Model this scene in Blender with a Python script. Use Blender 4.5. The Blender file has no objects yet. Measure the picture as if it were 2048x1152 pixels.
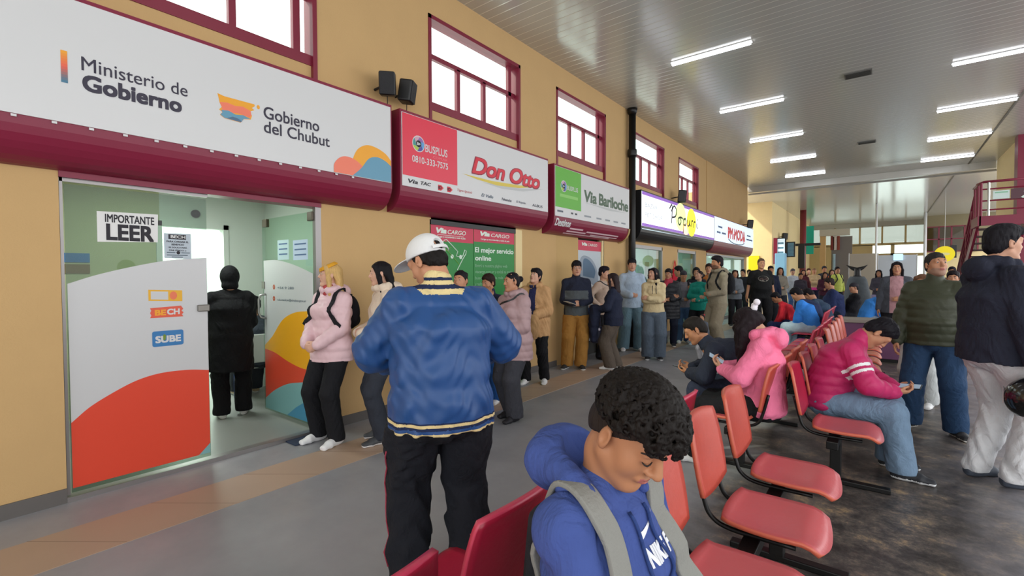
import bpy, math, random
import numpy as np
from mathutils import Vector, Matrix
random.seed(7)
sc = bpy.context.scene
col = sc.collection

# ---------------------------------------------------------------- camera
F_PX = 948.2                      # focal length in pixels of a 2048 px wide frame
EYE = 1.55
YAW, PITCH, ROLL = 0.66456423, -0.02485522, -0.00420126
cyw, syw = math.cos(YAW), math.sin(YAW)
FW = np.array([-syw*math.cos(PITCH), cyw*math.cos(PITCH), math.sin(PITCH)])
_r = np.array([cyw, syw, 0.0]); _u = np.cross(_r, FW)
RT = _r*math.cos(ROLL)+_u*math.sin(ROLL)
UP = -_r*math.sin(ROLL)+_u*math.cos(ROLL)
CAM = np.array([0, 0, EYE])
cd = bpy.data.cameras.new('camera'); cam = bpy.data.objects.new('camera', cd); col.objects.link(cam)
cd.sensor_fit = 'HORIZONTAL'; cd.sensor_width = 36.0; cd.lens = F_PX/2048*36.0
cd.clip_start = 0.05; cd.clip_end = 200
M = Matrix([[RT[i], UP[i], -FW[i], CAM[i]] for i in range(3)]+[[0, 0, 0, 1]])
cam.matrix_world = M
sc.camera = cam

# ---------------------------------------------------------------- light and exposure
sc.view_settings.view_transform = 'Standard'; sc.view_settings.look = 'None'
sc.view_settings.gamma = 1.0; sc.view_settings.use_curve_mapping = False
sc.view_settings.exposure = -0.15
w = bpy.data.worlds.new('overcast_sky'); sc.world = w; w.use_nodes = True
bg = w.node_tree.nodes['Background']; bg.inputs[0].default_value = (0.98, 0.99, 1.0, 1); bg.inputs[1].default_value = 3.0
sun = bpy.data.lights.new('sun', 'SUN'); sun.energy = 3.0; sun.angle = math.radians(3); sun.color = (1, .93, .8)
so = bpy.data.objects.new('sun', sun); col.objects.link(so)
so.rotation_euler = Vector((0.55, 0.62, -0.62)).to_track_quat('-Z', 'Y').to_euler()

def area(name, loc, rot, sx, sy, e, c=(1, 1, 1)):
    l = bpy.data.lights.new(name, 'AREA'); l.shape = 'RECTANGLE'; l.size = sx; l.size_y = sy; l.energy = e; l.color = c
    o = bpy.data.objects.new(name, l); col.objects.link(o); o.location = loc; o.rotation_euler = rot
    return o

def ray(x, y): return FW*F_PX+RT*(x-1024)-UP*(y-576)
def PX(x, y, X=None, Y=None, z=None, d=None):
    """point of the place seen at a pixel, on a wall X, a cross plane Y, a level z or at a depth d"""
    v = ray(x, y)
    if X is not None: t = X/v[0]
    elif Y is not None: t = Y/v[1]
    elif z is not None: t = (z-EYE)/v[2]
    else: t = d/F_PX
    return CAM+v*t
# ---------------------------------------------------------------- materials
def lin(h):
    if isinstance(h, str):
        h = h.lstrip('#'); c = [int(h[i:i+2], 16)/255 for i in (0, 2, 4)]
    else: c = list(h)
    return tuple(x/12.92 if x <= .04045 else ((x+.055)/1.055)**2.4 for x in c)
_mats = {}
def mat(name, h, rough=.6, metal=0, noise=0, nscale=8, bump=0, bscale=60, emit=0, spec=.5, coat=0):
    if name in _mats: return _mats[name]
    m = bpy.data.materials.new(name); m.use_nodes = True; nt = m.node_tree; b = nt.nodes['Principled BSDF']
    c = lin(h); b.inputs['Base Color'].default_value = (*c, 1); b.inputs['Roughness'].default_value = rough
    b.inputs['Metallic'].default_value = metal; b.inputs['Specular IOR Level'].default_value = spec
    if coat: b.inputs['Coat Weight'].default_value = coat; b.inputs['Coat Roughness'].default_value = .1
    if noise or bump:
        tc = nt.nodes.new('ShaderNodeTexCoord')
    if noise:
        n = nt.nodes.new('ShaderNodeTexNoise'); n.inputs['Scale'].default_value = nscale; n.inputs['Detail'].default_value = 5
        nt.links.new(tc.outputs['Object'], n.inputs['Vector'])
        mx = nt.nodes.new('ShaderNodeMix'); mx.data_type = 'RGBA'
        mx.inputs[6].default_value = (*[x*(1-noise) for x in c], 1); mx.inputs[7].default_value = (*[min(1, x*(1+noise)) for x in c], 1)
        nt.links.new(n.outputs['Fac'], mx.inputs[0]); nt.links.new(mx.outputs[2], b.inputs['Base Color'])
    if bump:
        n2 = nt.nodes.new('ShaderNodeTexNoise'); n2.inputs['Scale'].default_value = bscale; n2.inputs['Detail'].default_value = 4
        nt.links.new(tc.outputs['Object'], n2.inputs['Vector'])
        bp = nt.nodes.new('ShaderNodeBump'); bp.inputs['Strength'].default_value = bump; bp.inputs['Distance'].default_value = .01
        nt.links.new(n2.outputs['Fac'], bp.inputs['Height']); nt.links.new(bp.outputs['Normal'], b.inputs['Normal'])
    if emit:
        b.inputs['Emission Color'].default_value = (*c, 1); b.inputs['Emission Strength'].default_value = emit
    _mats[name] = m
    return m
def glass(name, h, tint=.9, gloss=.12):
    if name in _mats: return _mats[name]
    m = bpy.data.materials.new(name); m.use_nodes = True; nt = m.node_tree; nt.nodes.clear()
    o = nt.nodes.new('ShaderNodeOutputMaterial'); t = nt.nodes.new('ShaderNodeBsdfTransparent'); g = nt.nodes.new('ShaderNodeBsdfGlossy')
    t.inputs[0].default_value = (*lin(h), 1); g.inputs['Roughness'].default_value = .02
    fr = nt.nodes.new('ShaderNodeFresnel'); fr.inputs[0].default_value = 1.45
    mx = nt.nodes.new('ShaderNodeMixShader'); ge = nt.nodes.new('ShaderNodeNewGeometry'); iv = nt.nodes.new('ShaderNodeMath'); iv.operation = 'SUBTRACT'; iv.inputs[0].default_value = 1; nt.links.new(ge.outputs['Backfacing'], iv.inputs[1])
    mu = nt.nodes.new('ShaderNodeMath'); mu.operation = 'MULTIPLY'; nt.links.new(fr.outputs[0], mu.inputs[0]); nt.links.new(iv.outputs[0], mu.inputs[1]); nt.links.new(mu.outputs[0], mx.inputs[0])
    nt.links.new(t.outputs[0], mx.inputs[1]); nt.links.new(g.outputs[0], mx.inputs[2]); nt.links.new(mx.outputs[0], o.inputs[0])
    _mats[name] = m; return m
def wrinkle(m, scale=7, dist=.03, strength=.5):
    nt = m.node_tree; b = nt.nodes['Principled BSDF']; L = nt.links.new
    if 'wrk' in nt.nodes: return m
    tc = nt.nodes.new('ShaderNodeTexCoord'); n = nt.nodes.new('ShaderNodeTexNoise'); n.name = 'wrk'; n.inputs['Scale'].default_value = scale; n.inputs['Detail'].default_value = 3; n.inputs['Distortion'].default_value = 2.2
    bp = nt.nodes.new('ShaderNodeBump'); bp.inputs['Strength'].default_value = strength; bp.inputs['Distance'].default_value = dist
    mp = nt.nodes.new('ShaderNodeMapping'); mp.inputs['Scale'].default_value = (1.3, 1.3, .8); L(tc.outputs['Object'], mp.inputs[0]); L(mp.outputs[0], n.inputs['Vector'])
    L(n.outputs['Fac'], bp.inputs['Height'])
    if b.inputs['Normal'].links: L(b.inputs['Normal'].links[0].from_socket, bp.inputs['Normal'])
    L(bp.outputs[0], b.inputs['Normal']); return m
def cloth(h, rough=.85, bump=.25, bscale=90): return wrinkle(mat('cloth_'+h, h, rough, noise=.12, nscale=14, bump=bump, bscale=bscale, spec=.25))
def shell(h): return mat('puffer_'+h, h, .5, noise=.08, nscale=9, bump=.35, bscale=28, spec=.35)

# ---------------------------------------------------------------- mesh builder
class MB:
    def __init__(s): s.v = []; s.f = []; s.mi = []; s.m = 0
    def add(s, vs, fs):
        o = len(s.v); s.v += [tuple(map(float, p)) for p in vs]; s.f += [tuple(i+o for i in f) for f in fs]; s.mi += [s.m]*len(fs); return s
    def box(s, x0, x1, y0, y1, z0, z1):
        v = [(x, y, z) for z in (z0, z1) for y in (y0, y1) for x in (x0, x1)]
        return s.add(v, [(0, 2, 3, 1), (4, 5, 7, 6), (0, 1, 5, 4), (2, 6, 7, 3), (0, 4, 6, 2), (1, 3, 7, 5)])
    def bar(s, a, b, w, h, up=(0, 0, 1)):
        a, b = np.array(a, float), np.array(b, float); d = b-a; d /= np.linalg.norm(d); up = np.array(up, float)
        if abs(d@up) > .99: up = np.array((1., 0, 0))
        r = np.cross(d, up); r /= np.linalg.norm(r); u = np.cross(r, d)
        vs = [p+r*i*w/2+u*j*h/2 for p in (a, b) for i, j in ((-1, -1), (1, -1), (1, 1), (-1, 1))]
        return s.add(vs, [(0, 1, 2, 3), (7, 6, 5, 4), (0, 4, 5, 1), (1, 5, 6, 2), (2, 6, 7, 3), (3, 7, 4, 0)])
    def tube(s, pts, r, n=8, closed=False):
        pts = [np.array(p, float) for p in pts]; k = len(pts); rs = r if hasattr(r, '__len__') else [r]*k
        prev = None; vs = []
        for i, p in enumerate(pts):
            d = pts[min(i+1, k-1)]-pts[max(i-1, 0)]; d /= (np.linalg.norm(d) or 1)
            if prev is None:
                a = np.array((0, 0, 1.)) if abs(d[2]) < .9 else np.array((1., 0, 0))
            else: a = prev
            u = a-d*(a@d); u /= (np.linalg.norm(u) or 1); prev = u; w = np.cross(d, u)
            vs += [p+rs[i]*(u*math.cos(t)+w*math.sin(t)) for t in np.arange(n)*2*math.pi/n]
        fs = [(i*n+j, i*n+(j+1) % n, (i+1)*n+(j+1) % n, (i+1)*n+j) for i in range(k-1) for j in range(n)]
        fs += [tuple(range(n))[::-1], tuple((k-1)*n+j for j in range(n))]
        return s.add(vs, fs)
    def lathe(s, c, prof, n=24, ax=(0, 0, 1)):
        ax = np.array(ax, float); ax /= np.linalg.norm(ax); a = np.array((1., 0, 0)) if abs(ax[0]) < .9 else np.array((0, 1., 0))
        u = np.cross(ax, a); u /= np.linalg.norm(u); w = np.cross(ax, u); c = np.array(c, float)
        vs = [c+ax*h+r*(u*math.cos(t)+w*math.sin(t)) for r, h in prof for t in np.arange(n)*2*math.pi/n]
        k = len(prof)
        fs = [(i*n+j, i*n+(j+1) % n, (i+1)*n+(j+1) % n, (i+1)*n+j) for i in range(k-1) for j in range(n)]
        fs += [tuple(range(n))[::-1], tuple((k-1)*n+j for j in range(n))]
        return s.add(vs, fs)
    def sphere(s, c, r, n=12, m=8, sc=(1, 1, 1)):
        prof = [(max(1e-4, math.sin(math.pi*i/m)), -math.cos(math.pi*i/m)) for i in range(m+1)]
        o = len(s.v); s.lathe((0, 0, 0), prof, n)
        for i in range(o, len(s.v)):
            v = s.v[i]; s.v[i] = (c[0]+v[0]*r*sc[0], c[1]+v[1]*r*sc[1], c[2]+v[2]*r*sc[2])
        return s
    def prism(s, pts, off):
        """flat outline pts (3D) given a thickness vector"""
        n = len(pts); pts = [np.array(p, float) for p in pts]; off = np.array(off, float)
        vs = pts+[p+off for p in pts]
        return s.add(vs, [tuple(range(n)), tuple(range(2*n-1, n-1, -1))]+[(i, i+n, (i+1) % n+n, (i+1) % n)[::-1] for i in range(n)])
    def build(s, name, m, parent=None, smooth=False, bevel=0, seg=2):
        me = bpy.data.meshes.new(name); me.from_pydata(s.v, [], s.f)
        ms = m if isinstance(m, (list, tuple)) else [m]
        for x in ms: me.materials.append(x)
        if len(ms) > 1: me.polygons.foreach_set('material_index', s.mi)
        import bmesh
        bm = bmesh.new(); bm.from_mesh(me); bmesh.ops.recalc_face_normals(bm, faces=bm.faces); bm.to_mesh(me); bm.free()
        if smooth: me.polygons.foreach_set('use_smooth', [True]*len(me.polygons))
        o = bpy.data.objects.new(name, me); col.objects.link(o)
        if parent is not None: o.parent = parent
        if bevel:
            b = o.modifiers.new('bevel', 'BEVEL'); b.width = bevel; b.segments = seg; b.limit_method = 'ANGLE'
            if smooth: pass
        return o
def tag(o, label=None, cat=None, group=None, kind=None):
    if label: o['label'] = label
    if cat: o['category'] = cat
    if group: o['group'] = group
    if kind: o['kind'] = kind
    return o
def empty(name, loc=(0, 0, 0), rz=0, label=None, cat=None, group=None, kind=None):
    o = bpy.data.objects.new(name, None); col.objects.link(o); o.location = [float(x) for x in loc]; o.rotation_euler = (0, 0, rz)
    o.empty_display_size = .1
    return tag(o, label, cat, group, kind)
def copy_tree(o, parent=None):
    c = o.copy(); col.objects.link(c)
    if parent is not None: c.parent = parent
    for ch in list(o.children): copy_tree(ch, c)
    return c
def struct(o): o['kind'] = 'structure'; return o

# lettering: text converted to mesh, fitted to a rectangle of a plane
_txt = {}
def text_verts(body, bold=0, shear=0, space=1):
    k = (body, bold, shear, space)
    if k not in _txt:
        cu = bpy.data.curves.new('t', 'FONT'); cu.body = body; cu.size = 1; cu.shear = shear; cu.space_character = space; cu.resolution_u = 4
        ob = bpy.data.objects.new('t', cu); col.objects.link(ob)
        dg = bpy.context.evaluated_depsgraph_get(); dg.update()
        me = bpy.data.meshes.new_from_object(ob.evaluated_get(dg))
        n = len(me.vertices); v = np.zeros(n*3); me.vertices.foreach_get('co', v); v = v.reshape(n, 3)[:, :2]
        f = [tuple(p.vertices) for p in me.polygons]
        bpy.data.objects.remove(ob); bpy.data.curves.remove(cu); bpy.data.meshes.remove(me)
        if bold:   # heavier strokes: shifted copies of the same outline
            sh = [(a*bold, c*bold) for a in (-1, 0, 1) for c in (-1, 0, 1)]; n0 = len(v); f = [tuple(i+q*n0 for i in t) for q in range(9) for t in f]; w = np.repeat(np.arange(9), n0); v = np.concatenate([v+np.array(q) for q in sh])
        else: w = np.zeros(len(v))
        lo, hi = v.min(0), v.max(0); _txt[k] = (np.c_[(v-lo)/(hi-lo), w*.00012], f)
    return _txt[k]
def onwall(X): return lambda u, v: (X, u, v)
def oncross(Y): return lambda u, v: (u, Y, v)
def letter(parent, body, pl, u0, u1, v0, v1, m, bold=0, shear=0, slope=0, space=1, name='lettering'):
    """slope lifts the right end"""
    uv, f = text_verts(body, bold, shear, space)
    o = np.array(pl(u0, v0), float); nn = np.cross(np.array(pl(u1, v0), float)-o, np.array(pl(u0, v1), float)-o); nn /= np.linalg.norm(nn)
    b = MB(); b.add([np.array(pl(u0+(u1-u0)*a, v0+(v1-v0)*c+slope*a), float)+nn*e for a, c, e in uv], f)
    return b.build(name, m, parent)
def poly(parent, name, pl, pts, m):
    """flat printed shape"""
    b = MB(); b.add([pl(*p) for p in pts], [tuple(range(len(pts)))]); return b.build(name, m, parent)
def disc(cx, cy, rx, ry=None, n=24, a0=0, a1=2*math.pi):
    ry = ry or rx
    return [(cx+rx*math.cos(a0+(a1-a0)*i/n), cy+ry*math.sin(a0+(a1-a0)*i/n)) for i in range(n+(0 if a1-a0 > 6.28 else 1))]
def spline(pts, k=6):
    """Catmull-Rom through points"""
    P = [np.array(p, float) for p in pts]; P = [2*P[0]-P[1]]+P+[2*P[-1]-P[-2]]; out = []
    for i in range(1, len(P)-2):
        for t in np.arange(k)/k:
            a, b, c, d = P[i-1:i+3]
            out.append(.5*((2*b)+(c-a)*t+(2*a-5*b+4*c-d)*t*t+(3*b-a-3*c+d)*t**3))
    out.append(P[-2]); return [tuple(x) for x in out]

BURG = mat('burgundy_paint', '#7d1f39', .36, noise=.05, spec=.35)
BURGW = mat('burgundy_window_frame', '#7a1c33', .4)
CREAM = mat('cream_plaster', '#c2a06e', .9, noise=.05, nscale=3, bump=.2, bscale=80)
BLACKP = mat('black_plastic', '#17181a', .45)
BLACKM = mat('black_steel', '#141414', .4, metal=.3)
STEEL = mat('brushed_steel', '#a7a7a4', .3, metal=1)
WHITE = mat('white_paint', '#e4e6e6', .5)
SIGNW = mat('white_sign_panel', '#cfd0d0', .35)
GLASS = glass('clear_glass', '#f2fbf7')
GREENGLASS = glass('greenish_glass', '#e6f4ec')
INK = mat('dark_ink', '#1c1822', .6)
# ---------------------------------------------------------------- floor
WX = -4.42; CZ = 5.15
def floor_material():
    m = bpy.data.materials.new('worn_terrazzo'); m.use_nodes = True; nt = m.node_tree; b = nt.nodes['Principled BSDF']; L = nt.links.new
    tc = nt.nodes.new('ShaderNodeTexCoord'); sp = nt.nodes.new('ShaderNodeSeparateXYZ'); L(tc.outputs['Object'], sp.inputs[0])
    def noise(s, d=6, r=.6):
        n = nt.nodes.new('ShaderNodeTexNoise'); n.inputs['Scale'].default_value = s; n.inputs['Detail'].default_value = d; n.inputs['Roughness'].default_value = r
        L(tc.outputs['Object'], n.inputs['Vector']); return n.outputs['Fac']
    def ramp(fac, pts):
        r = nt.nodes.new('ShaderNodeValToRGB'); L(fac, r.inputs[0]); e = r.color_ramp.elements
        while len(e) < len(pts): e.new(.5)
        for x, (p, c) in zip(e, pts): x.position = p; x.color = (*c, 1)
        return r.outputs[0]
    def mix(f, a, c):
        x = nt.nodes.new('ShaderNodeMix'); x.data_type = 'RGBA'; L(f, x.inputs[0]); L(a, x.inputs[6]); L(c, x.inputs[7]); return x.outputs[2]
    def math_(op, a, v):
        x = nt.nodes.new('ShaderNodeMath'); x.operation = op
        (L(a, x.inputs[0]) if not isinstance(a, float) else None); 
        if isinstance(v, (int, float)): x.inputs[1].default_value = v
        else: L(v, x.inputs[1])
        return x.outputs[0]
    grey = ramp(noise(1.1), [(.3, lin('#85868a')), (.7, lin('#9b9ca0'))])
    worn = ramp(noise(3.6, 12, .8), [(.36, lin('#262322')), (.47, lin('#474341')), (.55, lin('#665e57')), (.64, lin('#a18a6a'))])
    fade = ramp(noise(2.8, 12, .78), [(.35, lin('#67666d')), (.5, lin('#86858d')), (.65, lin('#9c9ba4'))])
    # worn seating strip: between x=-1 and x=.7, edges broken by noise
    wob = math_('MULTIPLY', math_('SUBTRACT', noise(1.6, 5), .5), 1.2)
    xx = math_('ADD', sp.outputs['X'], wob)
    a = nt.nodes.new('ShaderNodeMapRange'); a.inputs[1].default_value = -1.15; a.inputs[2].default_value = -.75; L(xx, a.inputs[0])
    c = nt.nodes.new('ShaderNodeMapRange'); c.inputs[1].default_value = .35; c.inputs[2].default_value = 1.1; L(xx, c.inputs[0])
    base = mix(a.outputs[0], grey, worn); base = mix(c.outputs[0], base, fade)
    L(base, b.inputs['Base Color'])
    rg = nt.nodes.new('ShaderNodeMapRange'); rg.inputs[1].default_value = .3; rg.inputs[2].default_value = .7; rg.inputs[3].default_value = .28; rg.inputs[4].default_value = .5
    L(noise(3, 4), rg.inputs[0]); L(rg.outputs[0], b.inputs['Roughness']); b.inputs['Specular IOR Level'].default_value = .45
    return m
struct(MB().box(-9, 9, -6, 41, -.2, 0).build('floor', floor_material()))
TAN = mat('tan_tile', '#ac9480', .45, noise=.08, nscale=2)
TANJ = mat('tan_tile_joint', '#8a7565', .7)
bs = MB()
y = -2.0
struct(MB().box(-3.94, -3.47, -6, 25, 0, .003).build('trim_1', TAN))
js = MB()
while y < 24: js.prism([(-3.94, y, .0035), (-3.47, y+.36, .0035), (-3.47, y+.364, .0035), (-3.94, y+.004, .0035)], (0, 0, .0006)); y += .6
struct(js.build('trim_2', TANJ))
# ---------------------------------------------------------------- ceiling
def slat_material(name, c0, c1, rough, pitch):
    m = bpy.data.materials.new(name); m.use_nodes = True; nt = m.node_tree; b = nt.nodes['Principled BSDF']; L = nt.links.new
    tc = nt.nodes.new('ShaderNodeTexCoord'); sp = nt.nodes.new('ShaderNodeSeparateXYZ'); L(tc.outputs['Object'], sp.inputs[0])
    d = nt.nodes.new('ShaderNodeMath'); d.operation = 'DIVIDE'; d.inputs[1].default_value = pitch; L(sp.outputs['Y'], d.inputs[0])
    fr = nt.nodes.new('ShaderNodeMath'); fr.operation = 'FRACT'; L(d.outputs[0], fr.inputs[0])
    r = nt.nodes.new('ShaderNodeValToRGB'); e = r.color_ramp.elements
    e[0].position = 0; e[0].color = (*lin(c0), 1); e[1].position = .86; e[1].color = (*lin(c0), 1)
    x = e.new(.9); x.color = (*lin(c1), 1); x = e.new(.96); x.color = (*lin(c1), 1); x = e.new(.99); x.color = (*[v*.7 for v in lin(c0)], 1)
    L(fr.outputs[0], r.inputs[0]); L(r.outputs[0], b.inputs['Base Color'])
    h = nt.nodes.new('ShaderNodeValToRGB'); e = h.color_ramp.elements; e[0].position = .85; e[0].color = (0, 0, 0, 1); e[1].position = .95; e[1].color = (1, 1, 1, 1)
    L(fr.outputs[0], h.inputs[0]); bp = nt.nodes.new('ShaderNodeBump'); bp.inputs['Strength'].default_value = .35; bp.inputs['Distance'].default_value = .01
    L(h.outputs[0], bp.inputs['Height']); L(bp.outputs[0], b.inputs['Normal'])
    b.inputs['Roughness'].default_value = rough; b.inputs['Metallic'].default_value = .25; b.inputs['Specular IOR Level'].default_value = .6
    return m
SLAT = slat_material('lacquered_ceiling_slats', '#c0bfb8', '#dedbd0', .2, .155)
SLAT2 = slat_material('pale_ceiling_slats', '#d6d6d0', '#e3e2dc', .16, .155)
struct(MB().box(-4.42, 5, -6, 21.45, CZ, CZ+.12).build('ceiling', SLAT))
struct(MB().box(-5.6, 5.2, 21.6, 41, CZ-.1, CZ+.12).build('ceiling_far', SLAT2))
MET = mat('ceiling_trim_metal', '#b9b8b1', .3, metal=.3)
b = MB().box(-4.42, 2.78, 21.4, 21.62, CZ-.22, CZ+.1); struct(b.build('trim_3', MET))
struct(MB().tube([(-4.4, 21.35, CZ-.3), (2.78, 21.35, CZ-.3)], .035).build('trim_4', MET))
struct(MB().box(2.12, 2.16, 2, 21.4, CZ-.012, CZ).build('trim_5', mat('ceiling_joint', '#6f6c60', .6)))
struct(MB().box(1.9, 1.94, 21.7, 40, CZ-.112, CZ-.1).build('trim_6', mat('ceiling_joint', '#6f6c60', .6)))
# ceiling lamps: two rows of bare tube fittings across the hall
LAMP = mat('lamp_tube', '#f4f7ff', .4, emit=9.0)
def lamp(x, y, label):
    t = empty('ceiling_light', (x, y, CZ), 0, label, 'ceiling light', 'tube lights on the hall ceiling')
    MB().box(0, 1.25, -.06, .06, -.012, 0).build('housing', WHITE, t, bevel=.004)
    MB().tube([(.02, 0, -.012), (1.23, 0, -.012)], .042, 12).build('diffuser', LAMP, t, smooth=True)
nm = ['', '', 'nearest the camera', 'second', 'third', 'fourth', 'farthest']
for i, yy in enumerate((2.2, 5.15, 8.08, 11.09, 14.05, 16.97, 19.87)):
    lamp(-2.88, yy, 'lit tube light of the row nearer the shops, %s' % ['behind the camera', 'just out of view overhead', 'nearest in view', 'second in view', 'third in view', 'fourth in view', 'last before the beam'][i])
    lamp(.87, yy, 'lit tube light of the row nearer the stairs, %s' % ['behind the camera', 'above the seats', 'beyond the frame edge', 'nearest in view', 'second in view', 'third in view', 'last before the beam'][i])
# ceiling grilles
for (x, y, s) in ((-.6, 10.45, 'nearer'), (-.6, 16.0, 'farther')):
    t = empty('ceiling_vent', (x, y, CZ), 0, 'dark grille in the slatted ceiling, %s of the two between the light rows' % s, 'vent', 'ceiling grilles')
    MB().box(0, .4, 0, .28, -.02, 0).build('frame', mat('vent_grey', '#5d5c58', .5), t)
    g = MB()
    for k in range(7): g.box(.02, .38, .025+k*.035, .04+k*.035, -.028, -.02)
    g.build('grille', mat('vent_dark', '#3a3936', .5), t)

# ---------------------------------------------------------------- left wall
BAYS = [(.65, 2.56), (4.0, 5.9), (6.87, 8.62), (10.01, 11.84), (12.95, 14.57), (15.6, 20.77)]
WINS = [(-.4, 2.54), (4.0, 5.86), (6.88, 8.7), (10.08, 11.92), (13.0, 14.76)]
ZT = 2.26; W0, W1 = 3.36, 4.77
wl = MB()
yb = [-6]+[v for a in BAYS for v in a]+[21.22]
for i in range(0, len(yb), 2): wl.box(WX-.16, WX, yb[i], yb[i+1], 0, ZT)
wl.box(WX-.16, WX, -6, 21.22, ZT, W0)
yw = [-6]+[v for a in WINS for v in a]+[21.22]
for i in range(0, len(yw), 2): wl.box(WX-.16, WX, yw[i], yw[i+1], W0, W1)
wl.box(WX-.16, WX, -6, 21.22, W1, CZ)
wl.box(WX, WX+.02, 15.55, 21.22, 3.3, CZ)
struct(wl.build('wall_left', CREAM))
struct(MB().box(-9, WX-.16, 21.0, 21.22, 0, CZ).build('wall_left_return', CREAM))
sk = MB(); GREYT = mat('grey_skirting', '#5f5b58', .5, noise=.1)
for i in range(0, len(yb), 2): sk.box(WX, WX+.012, yb[i], yb[i+1], 0, .1)
struct(sk.build('baseboard_left', GREYT))
# clerestory windows
for n, (a, c) in enumerate(WINS):
    f = MB(); xo, xi = WX-.15, WX+.012; t = .06
    for (y0, y1, z0, z1) in ((a, a+.045, W0, W1), (c-.045, c, W0, W1), (a, c, W1-.05, W1)): f.box(xo, xi, y0, y1, z0, z1)
    f.box(WX-.13, WX-.02, a, c, 3.62, 3.72)
    f.box(WX-.12, WX-.07, a, c, 4.28, 4.34)
    w_ = c-a; ms = (a+w_*.32, a+w_*.6) if n else (a+.75, a+1.5, a+2.2)
    for q in ms: f.box(WX-.12, WX-.07, q-.03, q+.03, 3.7, 4.3)
    f.box(WX-.12, WX-.07, c-.2, c-.13, 3.7, W1)
    fr = f.build('window_%d' % (n+1), BURGW); struct(fr)
    g = MB().box(WX-.1, WX-.095, a+.04, c-.04, 3.68, W1-.04).build('pane', GLASS, fr)
    s = MB().box(WX-.1, WX-.03, a+.045, c-.045, W0, 3.63).build('spandrel', CREAM, fr)
struct(MB().box(-8.5, WX-.17, -6, 21, 3.0, 3.1).build('booth_roof', mat('roof_white', '#eceeee', .7)))
# black downpipe
t = empty('downpipe', (WX+.118, 9.72, 0), 0, 'black painted downpipe standing against the wall before the lit bazaar sign', 'pipe')
MB().tube([(0, 0, 0), (0, 0, CZ-.02)], .075, 14).build('tube', BLACKM, t, smooth=True)
MB().lathe((0, 0, 4.12), [(.095, 0), (.1, .03), (.1, .12), (.095, .15)], 14).build('coupling', BLACKM, t, smooth=True)
MB().lathe((0, 0, CZ-.13), [(.08, 0), (.1, .06), (.11, .12)], 14).build('funnel', BLACKM, t, smooth=True)

# ---------------------------------------------------------------- far area and right side
struct(MB().box(-9, -4.2, 25.45, 40, 0, CZ).build('wall_far_left', mat('pale_yellow_plaster', '#ecd7a2', .9, noise=.04, bump=.1)))
struct(MB().box(-9, 6, 40, 40.3, 4.75, CZ).build('wall_far', mat('grey_far_wall', '#b5b2a6', .8)))
b = MB()
for x0, x1 in ((-4.2, -2.7), (-1.9, -.6), (.35, .55), (2.3, 6)): b.box(x0, x1, 40, 40.3, 0, 3.55)
b.box(-9, 6, 40, 40.3, 0, 1.2); b.box(-.6, 2.3, 40, 40.3, 2.75, 2.95); b.box(-9, 6, 40, 40.3, 3.5, 3.65)
for x in (-4.2, -2.7, -1.3, -.1, 1.1, 2.3, 3.6): b.box(x-.05, x+.05, 40, 40.3, 3.6, 4.8)  # mullions of the added glazed band

struct(b.build('wall_far_lower', mat('ochre_far_wall', '#c9b180', .85)))
struct(MB().box(2.78, 3.1, 18.2, 21.3, 0, CZ).build('wall_right', mat('pale_yellow_plaster', '#ecd7a2', .9, noise=.04, bump=.1)))
struct(MB().box(2.7, 2.98, 17.8, 18.2, 0, CZ).build('column_right', BURG))
# far gridded gallery window on the right
gw = MB(); A = PX(1853, 455, Y=36); B = PX(1925, 500, Y=36)
x0, x1, z0, z1 = A[0], B[0]+.6, B[2]-.05, A[2]
for k in range(5): xx = x0+(x1-x0)*k/4; gw.box(xx-.035, xx+.035, 35.95, 36.05, z0, z1)
for k in range(3): zz = z0+(z1-z0)*k/2; gw.box(x0, x1, 35.95, 36.05, zz-.03, zz+.03)
wn = gw.build('window_6', BURGW); struct(wn)
MB().box(x0, x1, 36.0, 36.01, z0, z1).build('pane', glass('smoky_glass', '#b7ad94'), wn)
struct(MB().box(x0, x1+1.2, 36.1, 36.3, 0, z0).build('wall_gallery', mat('pale_yellow_plaster', '#ecd7a2', .9)))
struct(MB().box(x0, x1+1.2, 37.8, 38, z0, CZ).build('wall_gallery_back', mat('dull_tan', '#8d8468', .9)))
# burgundy column, teal panel, pale pillar
c0 = PX(1606, 470, Y=30)
cb = MB().lathe((c0[0], 30, 0), [(.15, 0), (.15, CZ-.1)], 18).build('column_1', mat('red_column', '#7c2f33', .4), smooth=True); struct(cb)
T0 = PX(1588, 454, Y=37); T1 = PX(1627, 508, Y=37)
tg = MB().box(T0[0], T1[0], 37, 37.08, T1[2], T0[2]).build('wall_panel', mat('teal_panel', '#19b8a3', .5))
tag(tg, 'flat teal panel high on the far wall behind the burgundy column', 'panel')
P0 = PX(1640, 470, Y=34); P1 = PX(1651, 470, Y=34)
struct(MB().box(P0[0], P1[0], 34, 34.4, 0, P0[2]+.15).build('column_2', CREAM))
P2 = PX(1700, 466, Y=33.9); struct(MB().box(P0[0], P2[0], 33.7, 34, P2[2]-.12, P2[2]+.25).build('trim_7', mat('pale_lintel', '#b9b3a4', .7)))
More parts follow.
